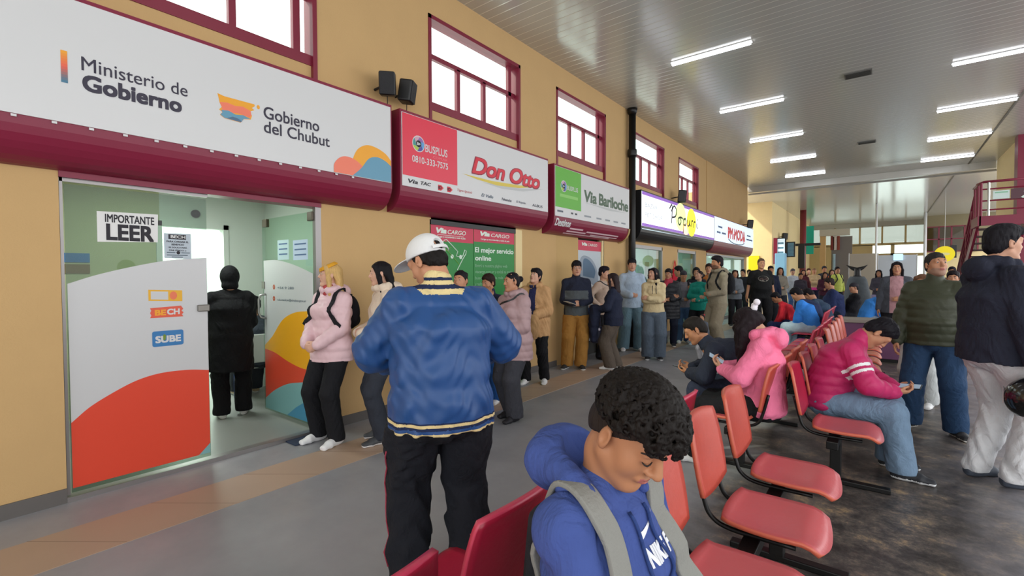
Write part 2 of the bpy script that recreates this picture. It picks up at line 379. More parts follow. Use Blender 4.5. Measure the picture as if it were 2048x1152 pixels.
# dim shop behind the lintel
struct(MB().box(P0[0]+.4, P2[0], 36.5, 36.7, 0, P2[2]).build('wall_shop', mat('shop_grey', '#77716c', .8)))
for k, (cx, h) in enumerate(((1664, '#7a3a36'), (1671, '#c9c1bb'), (1677, '#8c4a3f'), (1668, '#9fb8c4'))):
    a = PX(cx-2.5, 472 if k < 3 else 508, Y=36.4); e = PX(cx+2.5, 500 if k < 3 else 540, Y=36.4)
    b = MB().box(a[0], e[0], 36.3, 36.45, e[2], a[2]); b.box(a[0]+.05, e[0]-.05, 36.28, 36.3, e[2]+.1, a[2]-.1)
    tag(b.build('hanging_garment', cloth(h), bevel=.03), ['maroon', 'pale', 'rust', 'light blue'][k]+' garment hanging in the dim shop at the far end', 'garment')
# partition boards
def board(n, x0, y0, x1, y1, Y, h, label):
    a = PX(x0, y0, Y=Y); e = PX(x1, y1, Y=Y); z = max(0, e[2])
    t = empty(n, ((a[0]+e[0])/2, Y, 0), 0, label, 'partition'); w_ = (e[0]-a[0])/2
    MB().box(-w_, w_, -.03, .03, 0.02, a[2]).build('panel', mat('board_'+h, h, .6), t)
    MB().box(-w_-.03, -w_, -.04, .04, 0, a[2]+.03).build('post', STEEL, t); MB().box(w_, w_+.03, -.04, .04, 0, a[2]+.03).build('post', STEEL, t)
board('partition_board', 1699, 508, 1754, 600, 30, '#a8a093', 'tall beige partition board behind the whale tail sculpture')
board('partition_board', 1757, 511, 1832, 600, 31, '#c3cad2', 'white partition board to the right of the beige one')
p = PX(1753, 440, Y=29.5)
struct(MB().tube([(p[0], 29.5, 0), (p[0], 29.5, CZ-.1)], .045, 8).build('column_3', WHITE, smooth=True))
p = PX(1851, 440, Y=35.5)
struct(MB().tube([(p[0], 35.5, 0), (p[0], 35.5, CZ-.1)], .07, 8).build('column_4', WHITE, smooth=True))
# small lit sign on the white partition, yellow disc sign
a = PX(1787, 508, Y=30.8); e = PX(1806, 520, Y=30.8)
t = MB().box(a[0], e[0], 30.9, 30.972, e[2], a[2]).build('lit_sign', mat('lit_sky_blue', '#bfe9fb', .4, emit=.9))
tag(t, 'small glowing pale blue sign on top of the white partition', 'sign')
a = PX(1889, 508, Y=27); t = empty('round_sign', (a[0], 27, a[2]), 0, 'yellow round sign hanging at the far end left of the stairs', 'sign')
MB().lathe((0, 0, 0), [(.001, -.03), (.33, -.03), (.33, .03), (.001, .03)], 28, (0, 1, 0)).build('disc', mat('sign_yellow', '#f2dc1c', .5, emit=.25), t)
poly(t, 'pale_mark', oncross(-.034), disc(0, 0, .17, .06, 16), mat('sign_pale', '#f6eea0', .5))
MB().tube([(0, 0, .33), (0, 0, CZ-.1-a[2])], .008, 6).build('hanger', STEEL, t)
a = PX(1907, 503, Y=35.9); t = MB().box(a[0]-.12, a[0]+.12, 35.8, 35.9, a[2]-.35, a[2]+.35).build('notice_plate', BLACKP)
tag(t, 'small black notice plate on the wall under the gallery window', 'sign')
# dome: distant glowing windows in the far wall (structure panes), an added glazed band above
wp = MB(); 
for x0, x1, z0, z1 in ((-2.7, -1.9, 1.2, 3.55), (-.6, .35, 1.2, 2.75), (.55, 2.3, 1.2, 2.75), (-.6, .35, 2.95, 3.55), (.55, 2.3, 2.95, 3.55)): wp.box(x0, x1, 40.1, 40.12, z0, z1)
struct(wp.build('window_7', GLASS))
struct(MB().box(-4.2, 3.6, 40.1, 40.12, 3.6, 4.8).build('window_8', glass('grey_far_glass', '#b3b8b2')))  # glazed band added to brighten the far ceiling, tinted to look grey
# ---------------------------------------------------------------- shop signs
XF = -4.18
def casing(root, y0, y1, z0, z1, m, rad=.27, depth=.24):
    """box sign: flat front, rounded underside running back to the wall"""
    prof = [(0, z1+.03), (depth, z1+.03), (depth, z0)]
    prof += [(depth*math.cos(a), z0-rad*math.sin(a)) for a in np.linspace(.0, math.pi/2, 9)[1:]]+[(0, z0-rad)]
    b = MB(); b.prism([(x, y0, z) for x, z in prof], (0, y1-y0, 0))
    o = b.build('casing', m, root); o.location = (0, 0, 0); return o
def sign(name, y0, y1, label, z0=2.55, z1=3.36, m=None, face=None, lit=None, rad=.27):
    r = empty(name, (WX, y0, 0), 0, label, 'sign')
    casing(r, 0, y1-y0, z0, z1, m or BURG, rad)
    MB().box(.24, .248, .02, y1-y0-.02, z0+.005, z1).build('face_panel', face or SIGNW, r)
    return r
def spl(r): # plane of a sign face, world Y and Z
    y0 = r.location.y; return lambda u, v: (.2495, u-y0, v)
def lay(r, k):
    y0 = r.location.y; return lambda u, v: (.2495+k*.0008, u-y0, v)
DARK = mat('sign_navy_ink', '#221c33', .4); ORG = mat('sign_orange', '#e8a01f', .35); SAL = mat('sign_salmon', '#e8785c', .35); BLU = mat('sign_dusty_blue', '#5c93ad', .35)
RED = mat('sign_red', '#d8344a', .35)
# 1 government office
s1 = sign('office_sign', -.6, 3.25, 'long white fascia sign of the government office above the glass door')
P = spl(s1)
n = 12
for k in range(n):
    t = k/(n-1); c = [(.91, .62, .16), (.88, .36, .28), (.25, .45, .55)]; q = t*2; i = min(int(q), 1); f = q-i
    hx = '#%02x%02x%02x' % tuple(int(255*(c[i][j]*(1-f)+c[i+1][j]*f)) for j in range(3))
    if k == 0: bars = MB(); ms = []
    z1_ = 3.015-.205*k/n; bars.m = k; bars.add([P(.64, z1_-.205/n), P(.672, z1_-.205/n), P(.672, z1_), P(.64, z1_)], [(0, 1, 2, 3)]); ms.append(mat('rainbow_%d' % k, hx, .4))
bars.build('colour_bar', ms, s1)
letter(s1, 'Ministerio de', P, .74, 1.345, 2.918, 3.008, DARK, .004)
letter(s1, 'Gobierno', P, .742, 1.305, 2.786, 2.898, DARK, .035)
letter(s1, 'Gobierno', P, 1.905, 2.41, 2.905, 3.01, DARK, .012)
letter(s1, 'del Chubut', P, 1.905, 2.515, 2.785, 2.888, DARK, .012)
mp = [(1.55, 3.01), (1.6, 3.0), (1.68, 3.0), (1.83, 3.0), (1.835, 2.985), (1.81, 2.965), (1.83, 2.95), (1.79, 2.93), (1.81, 2.9), (1.8, 2.865), (1.745, 2.855), (1.72, 2.82), (1.6, 2.825), (1.565, 2.845), (1.585, 2.87), (1.56, 2.885), (1.58, 2.91), (1.565, 2.94), (1.56, 2.97)]
em = poly(s1, 'emblem_land', P, mp, ORG)
poly(em, 'emblem_band', lay(s1, 1), [(1.565, 2.945), (1.62, 2.955), (1.68, 2.945), (1.74, 2.955), (1.8, 2.935), (1.805, 2.9), (1.79, 2.88), (1.7, 2.89), (1.62, 2.875), (1.585, 2.88), (1.58, 2.91)], SAL)
poly(em, 'emblem_sea', lay(s1, 2), [(1.575, 2.885), (1.63, 2.893), (1.68, 2.875), (1.74, 2.885), (1.797, 2.87), (1.745, 2.857), (1.72, 2.823), (1.6, 2.828), (1.568, 2.847), (1.585, 2.868)], BLU)
poly(em, 'emblem_wave', lay(s1, 3), [(1.615, 2.83), (1.66, 2.853), (1.7, 2.848), (1.73, 2.832), (1.72, 2.824)], mat('sign_deep_blue', '#42627f', .35))
poly(em, 'emblem_dot', P, disc(1.862, 2.985, .013, .018, 10), ORG)
poly(s1, 'hill_orange', lay(s1, 1), [(2.75, 2.56)]+spline([(2.75, 2.7), (2.82, 2.83), (2.93, 2.895), (3.05, 2.89), (3.16, 2.85), (3.228, 2.79)])+[(3.228, 2.56)], ORG)
poly(s1, 'hill_salmon', lay(s1, 2), spline([(2.555, 2.56), (2.56, 2.64), (2.62, 2.71), (2.7, 2.735), (2.8, 2.715), (2.88, 2.66), (2.93, 2.56)]), SAL)
poly(s1, 'hill_blue', lay(s1, 3), spline([(2.76, 2.56), (2.86, 2.65), (2.95, 2.76), (3.05, 2.795), (3.15, 2.775), (3.228, 2.73)])+[(3.228, 2.56)], BLU)
mm = MB()
for k in range(16): mm.box(.247, .252, .65+.18*k, .675+.18*k, 2.535, 2.55)
mm.build('edge_clip', SIGNW, s1)
# 2 and 3 bus company signs
def swirl(r, cx, cz, q, k=1):
    dk = poly(r, 'logo_disc', lay(r, k), disc(cx, cz, q*1.12), SIGNW)
    for i, h in enumerate(('#8d6aa8', '#caa0b0', '#3f8f8a', '#a9c04a', '#4b4b9a', '#5a9ad0')):
        a0 = i*math.pi/3+.3
        ring = disc(cx, cz, q, None, 8, a0, a0+math.pi/3)+disc(cx, cz, q*.5, None, 8, a0+math.pi/3+.5, a0+.5)
        poly(dk, 'logo_blade', lay(r, k+1), ring, mat('logo_'+h, h, .4))
    poly(dk, 'logo_hub', lay(r, k+2), disc(cx, cz, q*.48), INK)
    letter(dk, 'B+', lay(r, k+3), cx-q*.3, cx+q*.33, cz-q*.2, cz+q*.2, SIGNW, .03)
s2 = sign('bus_company_sign', 3.36, 6.27, 'red and white bus company fascia sign with large red italic lettering')
P = spl(s2)
poly(s2, 'red_field', P, [(3.385, 2.675), (4.235, 2.675), (4.235, 3.355), (3.385, 3.355)], RED)
swirl(s2, 3.615, 3.055, .082)
letter(s2, 'BUSPLUS', lay(s2, 1), 3.715, 4.065, 2.985, 3.075, SIGNW, .01)
letter(s2, '.COM.AR', lay(s2, 1), 3.82, 4.065, 2.938, 2.965, mat('faded_pink', '#e0707c', .4))
letter(s2, '0810-333-7575', lay(s2, 1), 3.52, 4.075, 2.84, 2.915, SIGNW, .01)
letter(s2, 'Don Otto', lay(s2, 1), 4.49, 6.03, 2.865, 3.105, mat('dark_red_edge', '#8a1f36', .4), .036, .28, space=.95)
letter(s2, 'Don Otto', lay(s2, 3), 4.505, 6.015, 2.88, 3.095, mat('logo_red', '#cf2438', .4), .018, .28, space=.95)
poly(s2, 'swoosh', lay(s2, 1), [(4.32, 2.84), (4.9, 2.835), (5.5, 2.865), (6.06, 2.925), (5.5, 2.825), (5.0, 2.79), (4.6, 2.81)], mat('swoosh_yellow', '#d3bd4c', .4))
poly(s2, 'shadow_swoosh', P, [(4.7, 2.79), (5.5, 2.82), (6.15, 2.9), (5.6, 2.79), (5.1, 2.76)], mat('swoosh_grey', '#b9bcbc', .4))
letter(s2, 'Via', lay(s2, 1), 3.46, 3.6, 2.595, 2.64, INK, .02, .2)
letter(s2, 'TAC', lay(s2, 1), 3.64, 3.8, 2.6, 2.64, INK, .02, .2)
for y in (3.95, 4.1):
    poly(s2, 'bus_badge', lay(s2, 1), [(y-.04, 2.64), (y+.01, 2.64), (y+.05, 2.61), (y+.01, 2.575), (y-.04, 2.575)], mat('logo_red', '#cf2438', .4))
    letter(s2, 'ID', lay(s2, 2), y-.035, y+.015, 2.59, 2.625, INK, .03)
for body, y0, y1, h in (('Tigre Iguazú', 4.23, 4.5, '#c77d7d'), ('El Valle', 4.68, 4.92, '#3d4f66'), ('Pehuenche', 5.1, 5.32, '#4a4a5a'), ('El Rápido', 5.43, 5.66, '#6f7480'), ('ALBUS', 5.82, 6.1, '#333848')):
    letter(s2, body, lay(s2, 1), y0, y1, 2.6, 2.64, mat('print_'+h, h, .5), .01, .2)
s3 = sign('bus_company_sign', 6.44, 9.3, 'green and white bus company fascia sign with dark green lettering, destinations underneath', 2.52, 3.33)
P = spl(s3); GRN = mat('sign_green', '#5bab33', .35)
poly(s3, 'green_field', P, [(6.465, 2.675), (7.29, 2.675), (7.29, 3.325), (6.465, 3.325)], GRN)
swirl(s3, 6.72, 3.03, .085)
letter(s3, 'BUSPLUS', lay(s3, 1), 6.83, 7.18, 2.985, 3.06, SIGNW, .01)
poly(s3, 'faint_number', lay(s3, 1), [(6.6, 2.85), (7.18, 2.85), (7.18, 2.9), (6.6, 2.9)], mat('pale_green', '#86c364', .4))
DG = mat('logo_dark_green', '#47604a', .4)
letter(s3, 'Via', lay(s3, 1), 7.4, 7.86, 2.86, 3.07, DG, .03, .1)
letter(s3, 'Bariloche', lay(s3, 1), 7.95, 9.22, 2.86, 3.08, DG, .03, space=.95)
poly(s3, 'underline', lay(s3, 1), [(7.4, 2.845), (8.4, 2.845), (9.1, 2.83), (8.4, 2.8)], mat('swoosh_grey', '#a9a6a2', .4))
for y0, y1, h in ((6.52, 6.7, '#59616b'), (6.95, 7.02, '#3a3d44'), (7.08, 7.15, '#3a3d44'), (7.4, 7.65, '#8a9096'), (7.85, 8.05, '#8a9096'), (8.2, 8.4, '#8a9096'), (8.55, 8.75, '#8a9096'), (8.9, 9.1, '#8a9096')):
    poly(s3, 'small_print', lay(s3, 1), [(y0, 2.595), (y1, 2.595), (y1, 2.625), (y0, 2.625)], mat('print_'+h, h, .5))
def under(r, y, t, z0=2.52, rad=.27, d=.243):  # point on the rounded underside, t from 0 (front) to 1
    a = t*math.pi/2; return (d*math.cos(a), y-r.location.y, z0-(rad+.003)*math.sin(a))
def under_pl(r, t0, t1, y0): return lambda u, v: under(r, u, t0+(t1-t0)*(1-v))
letter(s3, 'Destinos', under_pl(s3, .06, .36, 0), 6.5, 6.98, 0, 1, SIGNW, .03, .2)
for y0, y1, t0, t1 in ((7.0, 7.45, .36, .43), (6.95, 7.6, .5, .57), (7.6, 8.9, .42, .49), (6.9, 8.6, .64, .7), (7.8, 8.9, .56, .62)):
    poly(s3, 'pale_print', lambda u, v: under(s3, u, v), [(y0, t1), (y1, t1), (y1, t0), (y0, t0)], mat('print_pink_white', '#d6b9bf', .5))
MB().tube([under(s3, 9.28, t, d=.25) for t in np.linspace(0, 1, 8)], .022, 8).build('end_trim', mat('yellowed_trim', '#b59a62', .5), s3)
# 4 lit bazaar sign, 5 lit clothes sign
LITW = mat('lit_white_panel', '#f2f7ff', .4, emit=1.15)
s4 = sign('lit_bazaar_sign', 9.92, 15.55, 'backlit white bazaar sign with purple edges and black casing', 2.64, 3.4, mat('black_casing', '#17181b', .35), LITW, rad=.32)
P = spl(s4); PUR = mat('lit_purple', '#9560c8', .4, emit=.35)
for z0, z1 in ((3.33, 3.4), (2.645, 2.71)): poly(s4, 'purple_edge', lay(s4, 1), [(9.94, z0), (15.53, z0), (15.53, z1), (9.94, z1)], PUR)
GP = mat('thin_grey_print', '#aab6bd', .5, emit=.15)
letter(s4, 'BAZAR', lay(s4, 1), 10.12, 10.85, 3.07, 3.17, GP)
letter(s4, 'PET SHOP', lay(s4, 1), 10.12, 11.15, 2.86, 2.96, GP)
for cx, cz, rx, rz, h in ((12.45, 3.07, .42, .36, '#dcf2a0'), (12.85, 2.8, .28, .17, '#f6cfc0'), (13.33, 3.0, .4, .38, '#fdf01c')):
    poly(s4, 'colour_spot', lay(s4, 2), disc(cx, cz, rx, rz), mat('lit_spot_'+h, h, .4, emit=.8))
# handwritten word: pen strokes
stk = [[(11.62, 3.2), (11.8, 3.3), (11.78, 2.85)], [(11.75, 3.15), (11.95, 3.3), (12.12, 3.2), (12.05, 3.05), (11.82, 3.0)],
       [(12.42, 3.06), (12.27, 3.02), (12.25, 2.92), (12.36, 2.86), (12.47, 2.95), (12.42, 3.06), (12.6, 3.04)],
       [(12.68, 3.06), (12.66, 2.85), (12.65, 2.66)], [(12.66, 3.0), (12.8, 3.06), (12.88, 2.97), (12.8, 2.88), (12.67, 2.9)],
       [(12.97, 3.05), (12.98, 2.92), (13.06, 2.88), (13.14, 2.95), (13.16, 3.05), (13.17, 2.9), (13.24, 2.92)],
       [(13.32, 2.88), (13.34, 3.04), (13.46, 3.05)], [(13.52, 2.87), (13.54, 3.03), (13.66, 3.04)], [(13.8, 3.02), (13.8, 2.9), (13.86, 2.88)], [(13.82, 3.1), (13.86, 3.14)]]
hw = MB()
for st in stk:
    pp = spline(st, 6); 
    for a, c in zip(pp, pp[1:]):
        d = np.array(c)-np.array(a); nn = np.array((-d[1], d[0]))/(np.linalg.norm(d) or 1)*.024; o = .25+.004
        hw.add([(o, a[0]-nn[0]-9.92, a[1]-nn[1]), (o, c[0]-nn[0]-9.92, c[1]-nn[1]), (o, c[0]+nn[0]-9.92, c[1]+nn[1]), (o, a[0]+nn[0]-9.92, a[1]+nn[1])], [(0, 1, 2, 3)])
hw.build('handwritten_lettering', INK, s4)
MB().box(.235, .25, .02, 5.6, 2.575, 2.592).build('chrome_strip', mat('teal_reflection_strip', '#9fb7bf', .15, metal=.8), s4)  # strip with a teal reflection put into its base colour
s5 = sign('lit_clothes_sign', 15.58, 21.2, 'backlit pale blue sign with dripping red letters at the end of the shop row', 2.64, 3.4, mat('red_brown_casing', '#7c2b35', .35), mat('lit_pale_blue_panel', '#d3e6f6', .4, emit=.85), rad=.36)
RD = mat('lit_red_print', '#d1222c', .4, emit=.25); BP = mat('blue_print', '#5a6c96', .5)
letter(s5, 'PM MODA', lay(s5, 1), 17.2, 19.75, 2.8, 3.2, RD, .04)
for y0, z0, h in ((17.3, 2.72, .2), (18.0, 2.76, .1), (18.4, 2.7, .12), (19.0, 2.7, .2), (19.5, 2.68, .15)): poly(s5, 'red_drip', lay(s5, 1), [(y0, z0), (y0+.09, z0+h), (y0+.09, z0+h+.15), (y0-.04, z0+h+.15)], RD)
for y0, y1, z in ((16.0, 16.5, 3.08), (15.85, 16.3, 2.9), (16.45, 16.95, 2.9), (20.05, 20.7, 3.05), (19.95, 21.0, 2.9)): poly(s5, 'small_print', lay(s5, 1), [(y0, z), (y1, z), (y1, z+.06), (y0, z+.06)], BP)
hw = MB(); pp = spline([(17.3, 2.78), (17.7, 2.7), (18.4, 2.66), (19.2, 2.68), (19.6, 2.75)], 5)
hw.tube([(.252, a-15.58, c) for a, c in pp], .015, 6); hw.build('underline', mat('print_grey', '#5f6d79', .5), s5)

# ---------------------------------------------------------------- loudspeakers on the wall
def wall_speaker(y, x, z, rz, ry, label, cable=False, s=1.0, wx=WX):
    t = empty('loudspeaker', (x, y, z), 0, label, 'loudspeaker')
    b = MB().box(-.075*s, .075*s, -.085*s, .085*s, -.12*s, .12*s).build('cabinet', BLACKP, t, bevel=.02*s, seg=3); b.rotation_euler = (0, ry, rz)
    g = MB().box(.075*s, .082*s, -.075*s, .075*s, -.11*s, .11*s).build('grille', mat('speaker_grille', '#232427', .7, bump=.6, bscale=250), t); g.rotation_euler = (0, ry, rz)
    MB().tube([(-.05*s, 0, 0), (wx-x, -.02, -.02)], .014, 8).build('bracket', BLACKP, t)
    if cable: MB().tube(spline([(-.03, .02, -.1), (-.08, .05, -.2), (-.12, .0, -.27), (-.13, -.06, -.31)]), .005, 6).build('cable', BLACKP, t)
    return t
a = PX(775, 168, X=-4.22); wall_speaker(a[1], -4.22, a[2], -.75, .22, 'black loudspeaker on the wall above the office sign, nearer of the pair, side towards camera', True)
a = PX(814, 184, X=-4.24); wall_speaker(a[1], -4.24, a[2], .55, .15, 'black loudspeaker on the wall above the red bus company sign, farther of the pair', True)
a = PX(1364, 393, X=-4.15); wall_speaker(a[1], -4.15, a[2], .3, .1, 'black loudspeaker on a long arm above the lit bazaar sign', s=1.3)
a = PX(1500, 448, X=-4.1); wall_speaker(a[1], -4.1, a[2], .3, .1, 'small dark loudspeaker at the corner above the pale blue lit sign', s=1.3)
a = PX(1569, 473, X=-3.95); wall_speaker(a[1], -3.95, a[2], .5, .1, 'dark loudspeaker on the shaded wall beyond the shop row', s=1.4, wx=-4.2)
# ---------------------------------------------------------------- government booth behind the first bay
PG = mat('pale_green_wall', '#d5ddd5', .85); OLV = mat('olive_wall', '#b9bd98', .85); BF = mat('booth_floor_tile', '#8f918d', .35, noise=.1, nscale=2)
XB = -6.9
struct(MB().box(XB-.1, XB, .35, 1.9, 0, 2.75).build('wall_booth_back', OLV))
b = MB().box(XB-.1, XB, 2.62, 3.25, 0, 2.75); b.box(XB-.1, XB, 1.9, 2.62, 2.2, 2.75); struct(b.build('wall_booth_back_right', PG))
struct(MB().box(XB-.2, WX-.16, .25, .35, 0, 2.75).build('wall_booth_near', PG))
struct(MB().box(XB-.2, WX-.16, 3.15, 3.25, 0, 2.75).build('wall_booth_far', PG))
struct(MB().box(XB-.2, WX-.16, .25, 3.25, 2.7, 2.78).build('ceiling_booth', mat('booth_ceiling', '#dfe6e2', .8)))
struct(MB().box(XB-1.6, WX, .25, 3.25, 0, .004).build('floor_booth', BF))
# bright back office seen through its doorway
BO = mat('white_back_office', '#eef6f0', .8)
b = MB().box(XB-1.6, XB-1.5, 1.0, 3.25, 0, 2.7); b.box(XB-1.6, XB-.1, 1.0, 1.1, 0, 2.7); b.box(XB-1.6, XB-.1, 3.15, 3.25, 0, 2.7); b.box(XB-1.6, XB-.1, 1.0, 3.25, 2.7, 2.78); struct(b.build('wall_back_office', BO))
b = MB().box(XB-.12, XB+.02, 1.86, 1.92, 0, 2.24); b.box(XB-.12, XB+.02, 2.6, 2.66, 0, 2.24); b.box(XB-.12, XB+.02, 1.86, 2.66, 2.18, 2.24); struct(b.build('door_2', PG))
area('back_office_light', (XB-.8, 2.2, 2.62), (0, 0, 0), 1.0, 1.0, 80, (.93, 1, .96))
t = empty('added_booth_lamp', (-5.7, 1.7, 2.7), 0, 'unseen flat ceiling lamp added to light the glass fronted office', 'ceiling light')  # lamp out of view, added to light the booth interior
MB().box(-.3, .3, -.3, .3, -.03, 0).build('housing', WHITE, t); MB().box(-.27, .27, -.27, .27, -.036, -.03).build('diffuser', mat('lamp_panel', '#f0fff6', .4, emit=5), t)
area('booth_fill_light', (-5.7, 1.7, 2.64), (0, 0, 0), .5, .5, 26, (.93, 1, .95))  # fill light belonging to the added booth lamp
# glass front: header, jambs, fixed pane with printed film, sill
SILV = mat('aluminium_frame', '#8f8b8a', .35, metal=.6)
fr = MB(); fr.box(WX-.04, WX-.02, .655, .672, .04, ZT); fr.box(WX-.04, WX-.02, .65, 1.56, 2.215, ZT); fr.box(WX-.06, WX+.02, .65, 2.56, 0, .035); fr.box(WX-.05, WX, 2.5, 2.56, 0, ZT)
d1 = fr.build('door_1', SILV); struct(d1)
struct(MB().box(WX-.15, WX+.01, .65, 2.56, ZT-.02, ZT+.06).build('trim_8', BURG))
gp = empty('glass_partition', (WX-.03, .68, 0), 0, 'fixed glass pane of the office front with white and orange printed film and stickers', 'glass panel')
MB().box(-.005, .005, 0, .87, .05, 2.2).build('pane', glass('tinted_partition_glass', '#d2ddd5'), gp)
G = lambda k: (lambda u, v: (.006+k*.0008, u-.68, v))
FILM = mat('white_film', '#c4c5c6', .4); REDF = mat('orange_red_film', '#d9442b', .4); TEALF = mat('teal_film', '#79a9ab', .4); YELF = mat('yellow_film', '#e8a412', .4); BLUF = mat('blue_film', '#3f86a8', .4)
poly(gp, 'film_white', G(0), [(.685, .08)]+spline([(.685, 1.51), (.85, 1.575), (1.09, 1.645), (1.3, 1.69), (1.545, 1.715)])+[(1.545, .08)], FILM)
poly(gp, 'film_orange', G(1), [(.685, .08)]+spline([(.685, .54), (.8, .64), (.98, .74), (1.1, .785), (1.23, .805), (1.4, .80), (1.545, .775)])+[(1.545, .08)], REDF)
poly(gp, 'film_teal', G(2), [(1.46, .08), (1.545, .16), (1.545, .08)], TEALF)
pn = poly(gp, 'paper_notice', G(1), [(.85, 1.81), (1.21, 1.825), (1.215, 2.04), (.85, 2.03)], mat('paper', '#dcdcda', .7))
letter(pn, 'IMPORTANTE', G(2), .895, 1.19, 1.955, 2.015, INK, .02, slope=0)
letter(pn, 'LEER', G(2), .9, 1.185, 1.825, 1.945, INK, .035)
pn = poly(gp, 'paper_notice', G(1), [(1.25, 1.705), (1.435, 1.70), (1.435, 1.905), (1.25, 1.9)], mat('grey_paper', '#b4bfc8', .7))
poly(pn, 'notice_header', G(2), [(1.28, 1.855), (1.4, 1.855), (1.4, 1.893), (1.28, 1.893)], INK)
letter(pn, 'BECH', G(3), 1.295, 1.395, 1.863, 1.887, mat('paper', '#dcdcda', .7), .02)
for k, (body, a, c) in enumerate((('PARA CARGAR EL', 1.267, 1.418), ('BENEFICIO', 1.3, 1.385), ('SE SOLICITARÁ', 1.28, 1.405), ('DNI FÍSICO o', 1.283, 1.4))):
    letter(pn, body, G(2), a, c, 1.829-.0225*k, 1.843-.0225*k, INK, .02)
for z, a, c in ((1.745, 1.267, 1.325), (1.745, 1.365, 1.425), (1.725, 1.267, 1.41), (1.71, 1.3, 1.375)): poly(pn, 'small_print', G(2), [(a, z), (c, z), (c, z+.008), (a, z+.008)], mat('print_grey', '#5f6d79', .5))
poly(pn, 'round_mark', G(2), disc(1.345, 1.749, .013), INK)
sk_ = poly(gp, 'sticker_card', G(2), [(1.142, 1.372), (1.365, 1.36), (1.365, 1.448), (1.142, 1.458)], mat('sticker_yellow', '#dfa81a', .4))
poly(sk_, 'sticker_card_white', G(3), [(1.157, 1.383), (1.27, 1.376), (1.27, 1.44), (1.157, 1.445)], FILM)
poly(sk_, 'sticker_hand', G(3), disc(1.305, 1.408, .025, .033, 12), mat('sticker_orange', '#e0714a', .4))
sk_ = poly(gp, 'sticker_ticket', G(2), [(1.15, 1.238), (1.37, 1.238), (1.36, 1.255), (1.372, 1.27), (1.358, 1.285), (1.37, 1.3), (1.355, 1.325), (1.15, 1.315), (1.158, 1.295), (1.15, 1.277), (1.158, 1.258)], mat('ticket_red', '#d9553a', .4))
letter(sk_, 'BE', G(3), 1.18, 1.253, 1.255, 1.3, mat('ticket_yellow', '#eba020', .4), .04); letter(sk_, 'CH', G(3), 1.26, 1.345, 1.257, 1.304, SIGNW, .04)
rr = lambda y0, y1, z0, z1, r: [(y1-r+r*math.cos(a), z1-r+r*math.sin(a)) for a in np.linspace(0, 1.57, 5)]+[(y0+r-r*math.sin(a), z1-r+r*math.cos(a)) for a in np.linspace(0, 1.57, 5)]+[(y0+r-r*math.cos(a), z0+r-r*math.sin(a)) for a in np.linspace(0, 1.57, 5)]+[(y1-r+r*math.sin(a), z0+r-r*math.cos(a)) for a in np.linspace(0, 1.57, 5)]
sk_ = poly(gp, 'sticker_blue', G(2), rr(1.16, 1.368, 1.012, 1.133, .015), mat('sticker_sky', '#2f74ae', .4))
letter(sk_, 'SUBE', G(3), 1.18, 1.35, 1.04, 1.095, SIGNW, .04)
poly(sk_, 'sticker_leaf', G(4), [(1.232, 1.06), (1.246, 1.06), (1.25, 1.095), (1.239, 1.108), (1.228, 1.095)], mat('leaf_green', '#6f8a2a', .5))
MB().box(-.02, .03, .79, .875, 1.27, 1.325).build('lock_plate', mat('lock_grey', '#7d7a74', .35, metal=.7), gp, bevel=.006)
# open glass door leaf, swung into the booth
dl = empty('glass_door', (WX-.05, 2.5, 0), 0, 'open glass door with wavy yellow, orange and teal film and a curved steel handle', 'door')
D = lambda k: (lambda u, v: (u-WX+.05, -.006-k*.0008, v))
YD = 2.494
MB().box(-1.08, 0, -.005, .005, .05, 2.2).build('pane', GREENGLASS, dl)
def dp(pts): return [(lambda q: (q[0], q[2]))(PX(x, y, Y=YD)) for x, y in pts]
XL, XR = -5.52, -4.47
def band(name, pts, k, m, zb=.07):
    q = spline([p_ for p_ in dp(pts)], 6); q = [(min(max(x, XL), XR), z) for x, z in q]; q[0] = (XL, q[0][1]); q[-1] = (XR, q[-1][1])
    poly(dl, name, D(k), q+[(XR, zb), (XL, zb)], m)
band('film_white', [(530, 521), (553, 520), (580, 527), (605, 537), (625, 547)], 0, FILM)
band('film_yellow', [(530, 690), (545, 672), (565, 640), (590, 625), (625, 622)], 1, YELF)
band('film_orange', [(530, 697), (550, 705), (575, 722), (600, 735), (625, 742)], 2, REDF)
band('film_teal', [(530, 797), (550, 780), (575, 768), (600, 765), (625, 763)], 3, TEALF)
q = dp([(566, 850), (575, 832), (592, 815), (625, 795)]); poly(dl, 'film_blue', D(4), [(x, max(z, .07)) for x, z in q]+[(XR, .07)], BLUF)
for (x, y) in ((548, 574), (548, 597)):
    c = PX(x, y, Y=YD); poly(dl, 'contact_icon', D(1), disc(c[0], c[2], .028), mat('icon_rust', '#b85a3c', .5)); poly(dl, 'icon_mark', D(2), disc(c[0], c[2], .011, .011, 3), SIGNW)
q = dp([(555, 577), (588, 571)]); letter(dl, '+54 9 280', D(1), q[0][0], q[1][0], q[0][1]-.005, q[0][1]+.022, mat('print_grey', '#5f6d79', .5), .015)
q = dp([(555, 601), (612, 595)]); letter(dl, 'sub.madryn@chubut.gov.ar', D(1), q[0][0], q[1][0], q[0][1]-.008, q[0][1]+.024, mat('print_grey', '#5f6d79', .5), .015)
for n_, x0, y0, x1, y1, m in (('paper_notice', 555, 481, 578, 519, 'greenish_paper'), ('paper_notice', 586, 481, 616, 519, 'blue_paper')):
    a = dp([(x0, y0), (x1, y1)]); (u0, v1), (u1, v0) = a
    poly(dl, n_, D(1), [(u0, v0), (u1, v0), (u1, v1), (u0, v1)], mat(m, '#b5cdd2' if m[0] == 'g' else '#b9cbe0', .7))
    for k in range(3): poly(dl, 'small_print', D(2), [(u0+.03, v1-.05-.055*k), (u1-.03, v1-.05-.055*k), (u1-.03, v1-.035-.055*k), (u0+.03, v1-.035-.055*k)], mat('print_blue', '#40618d', .5))
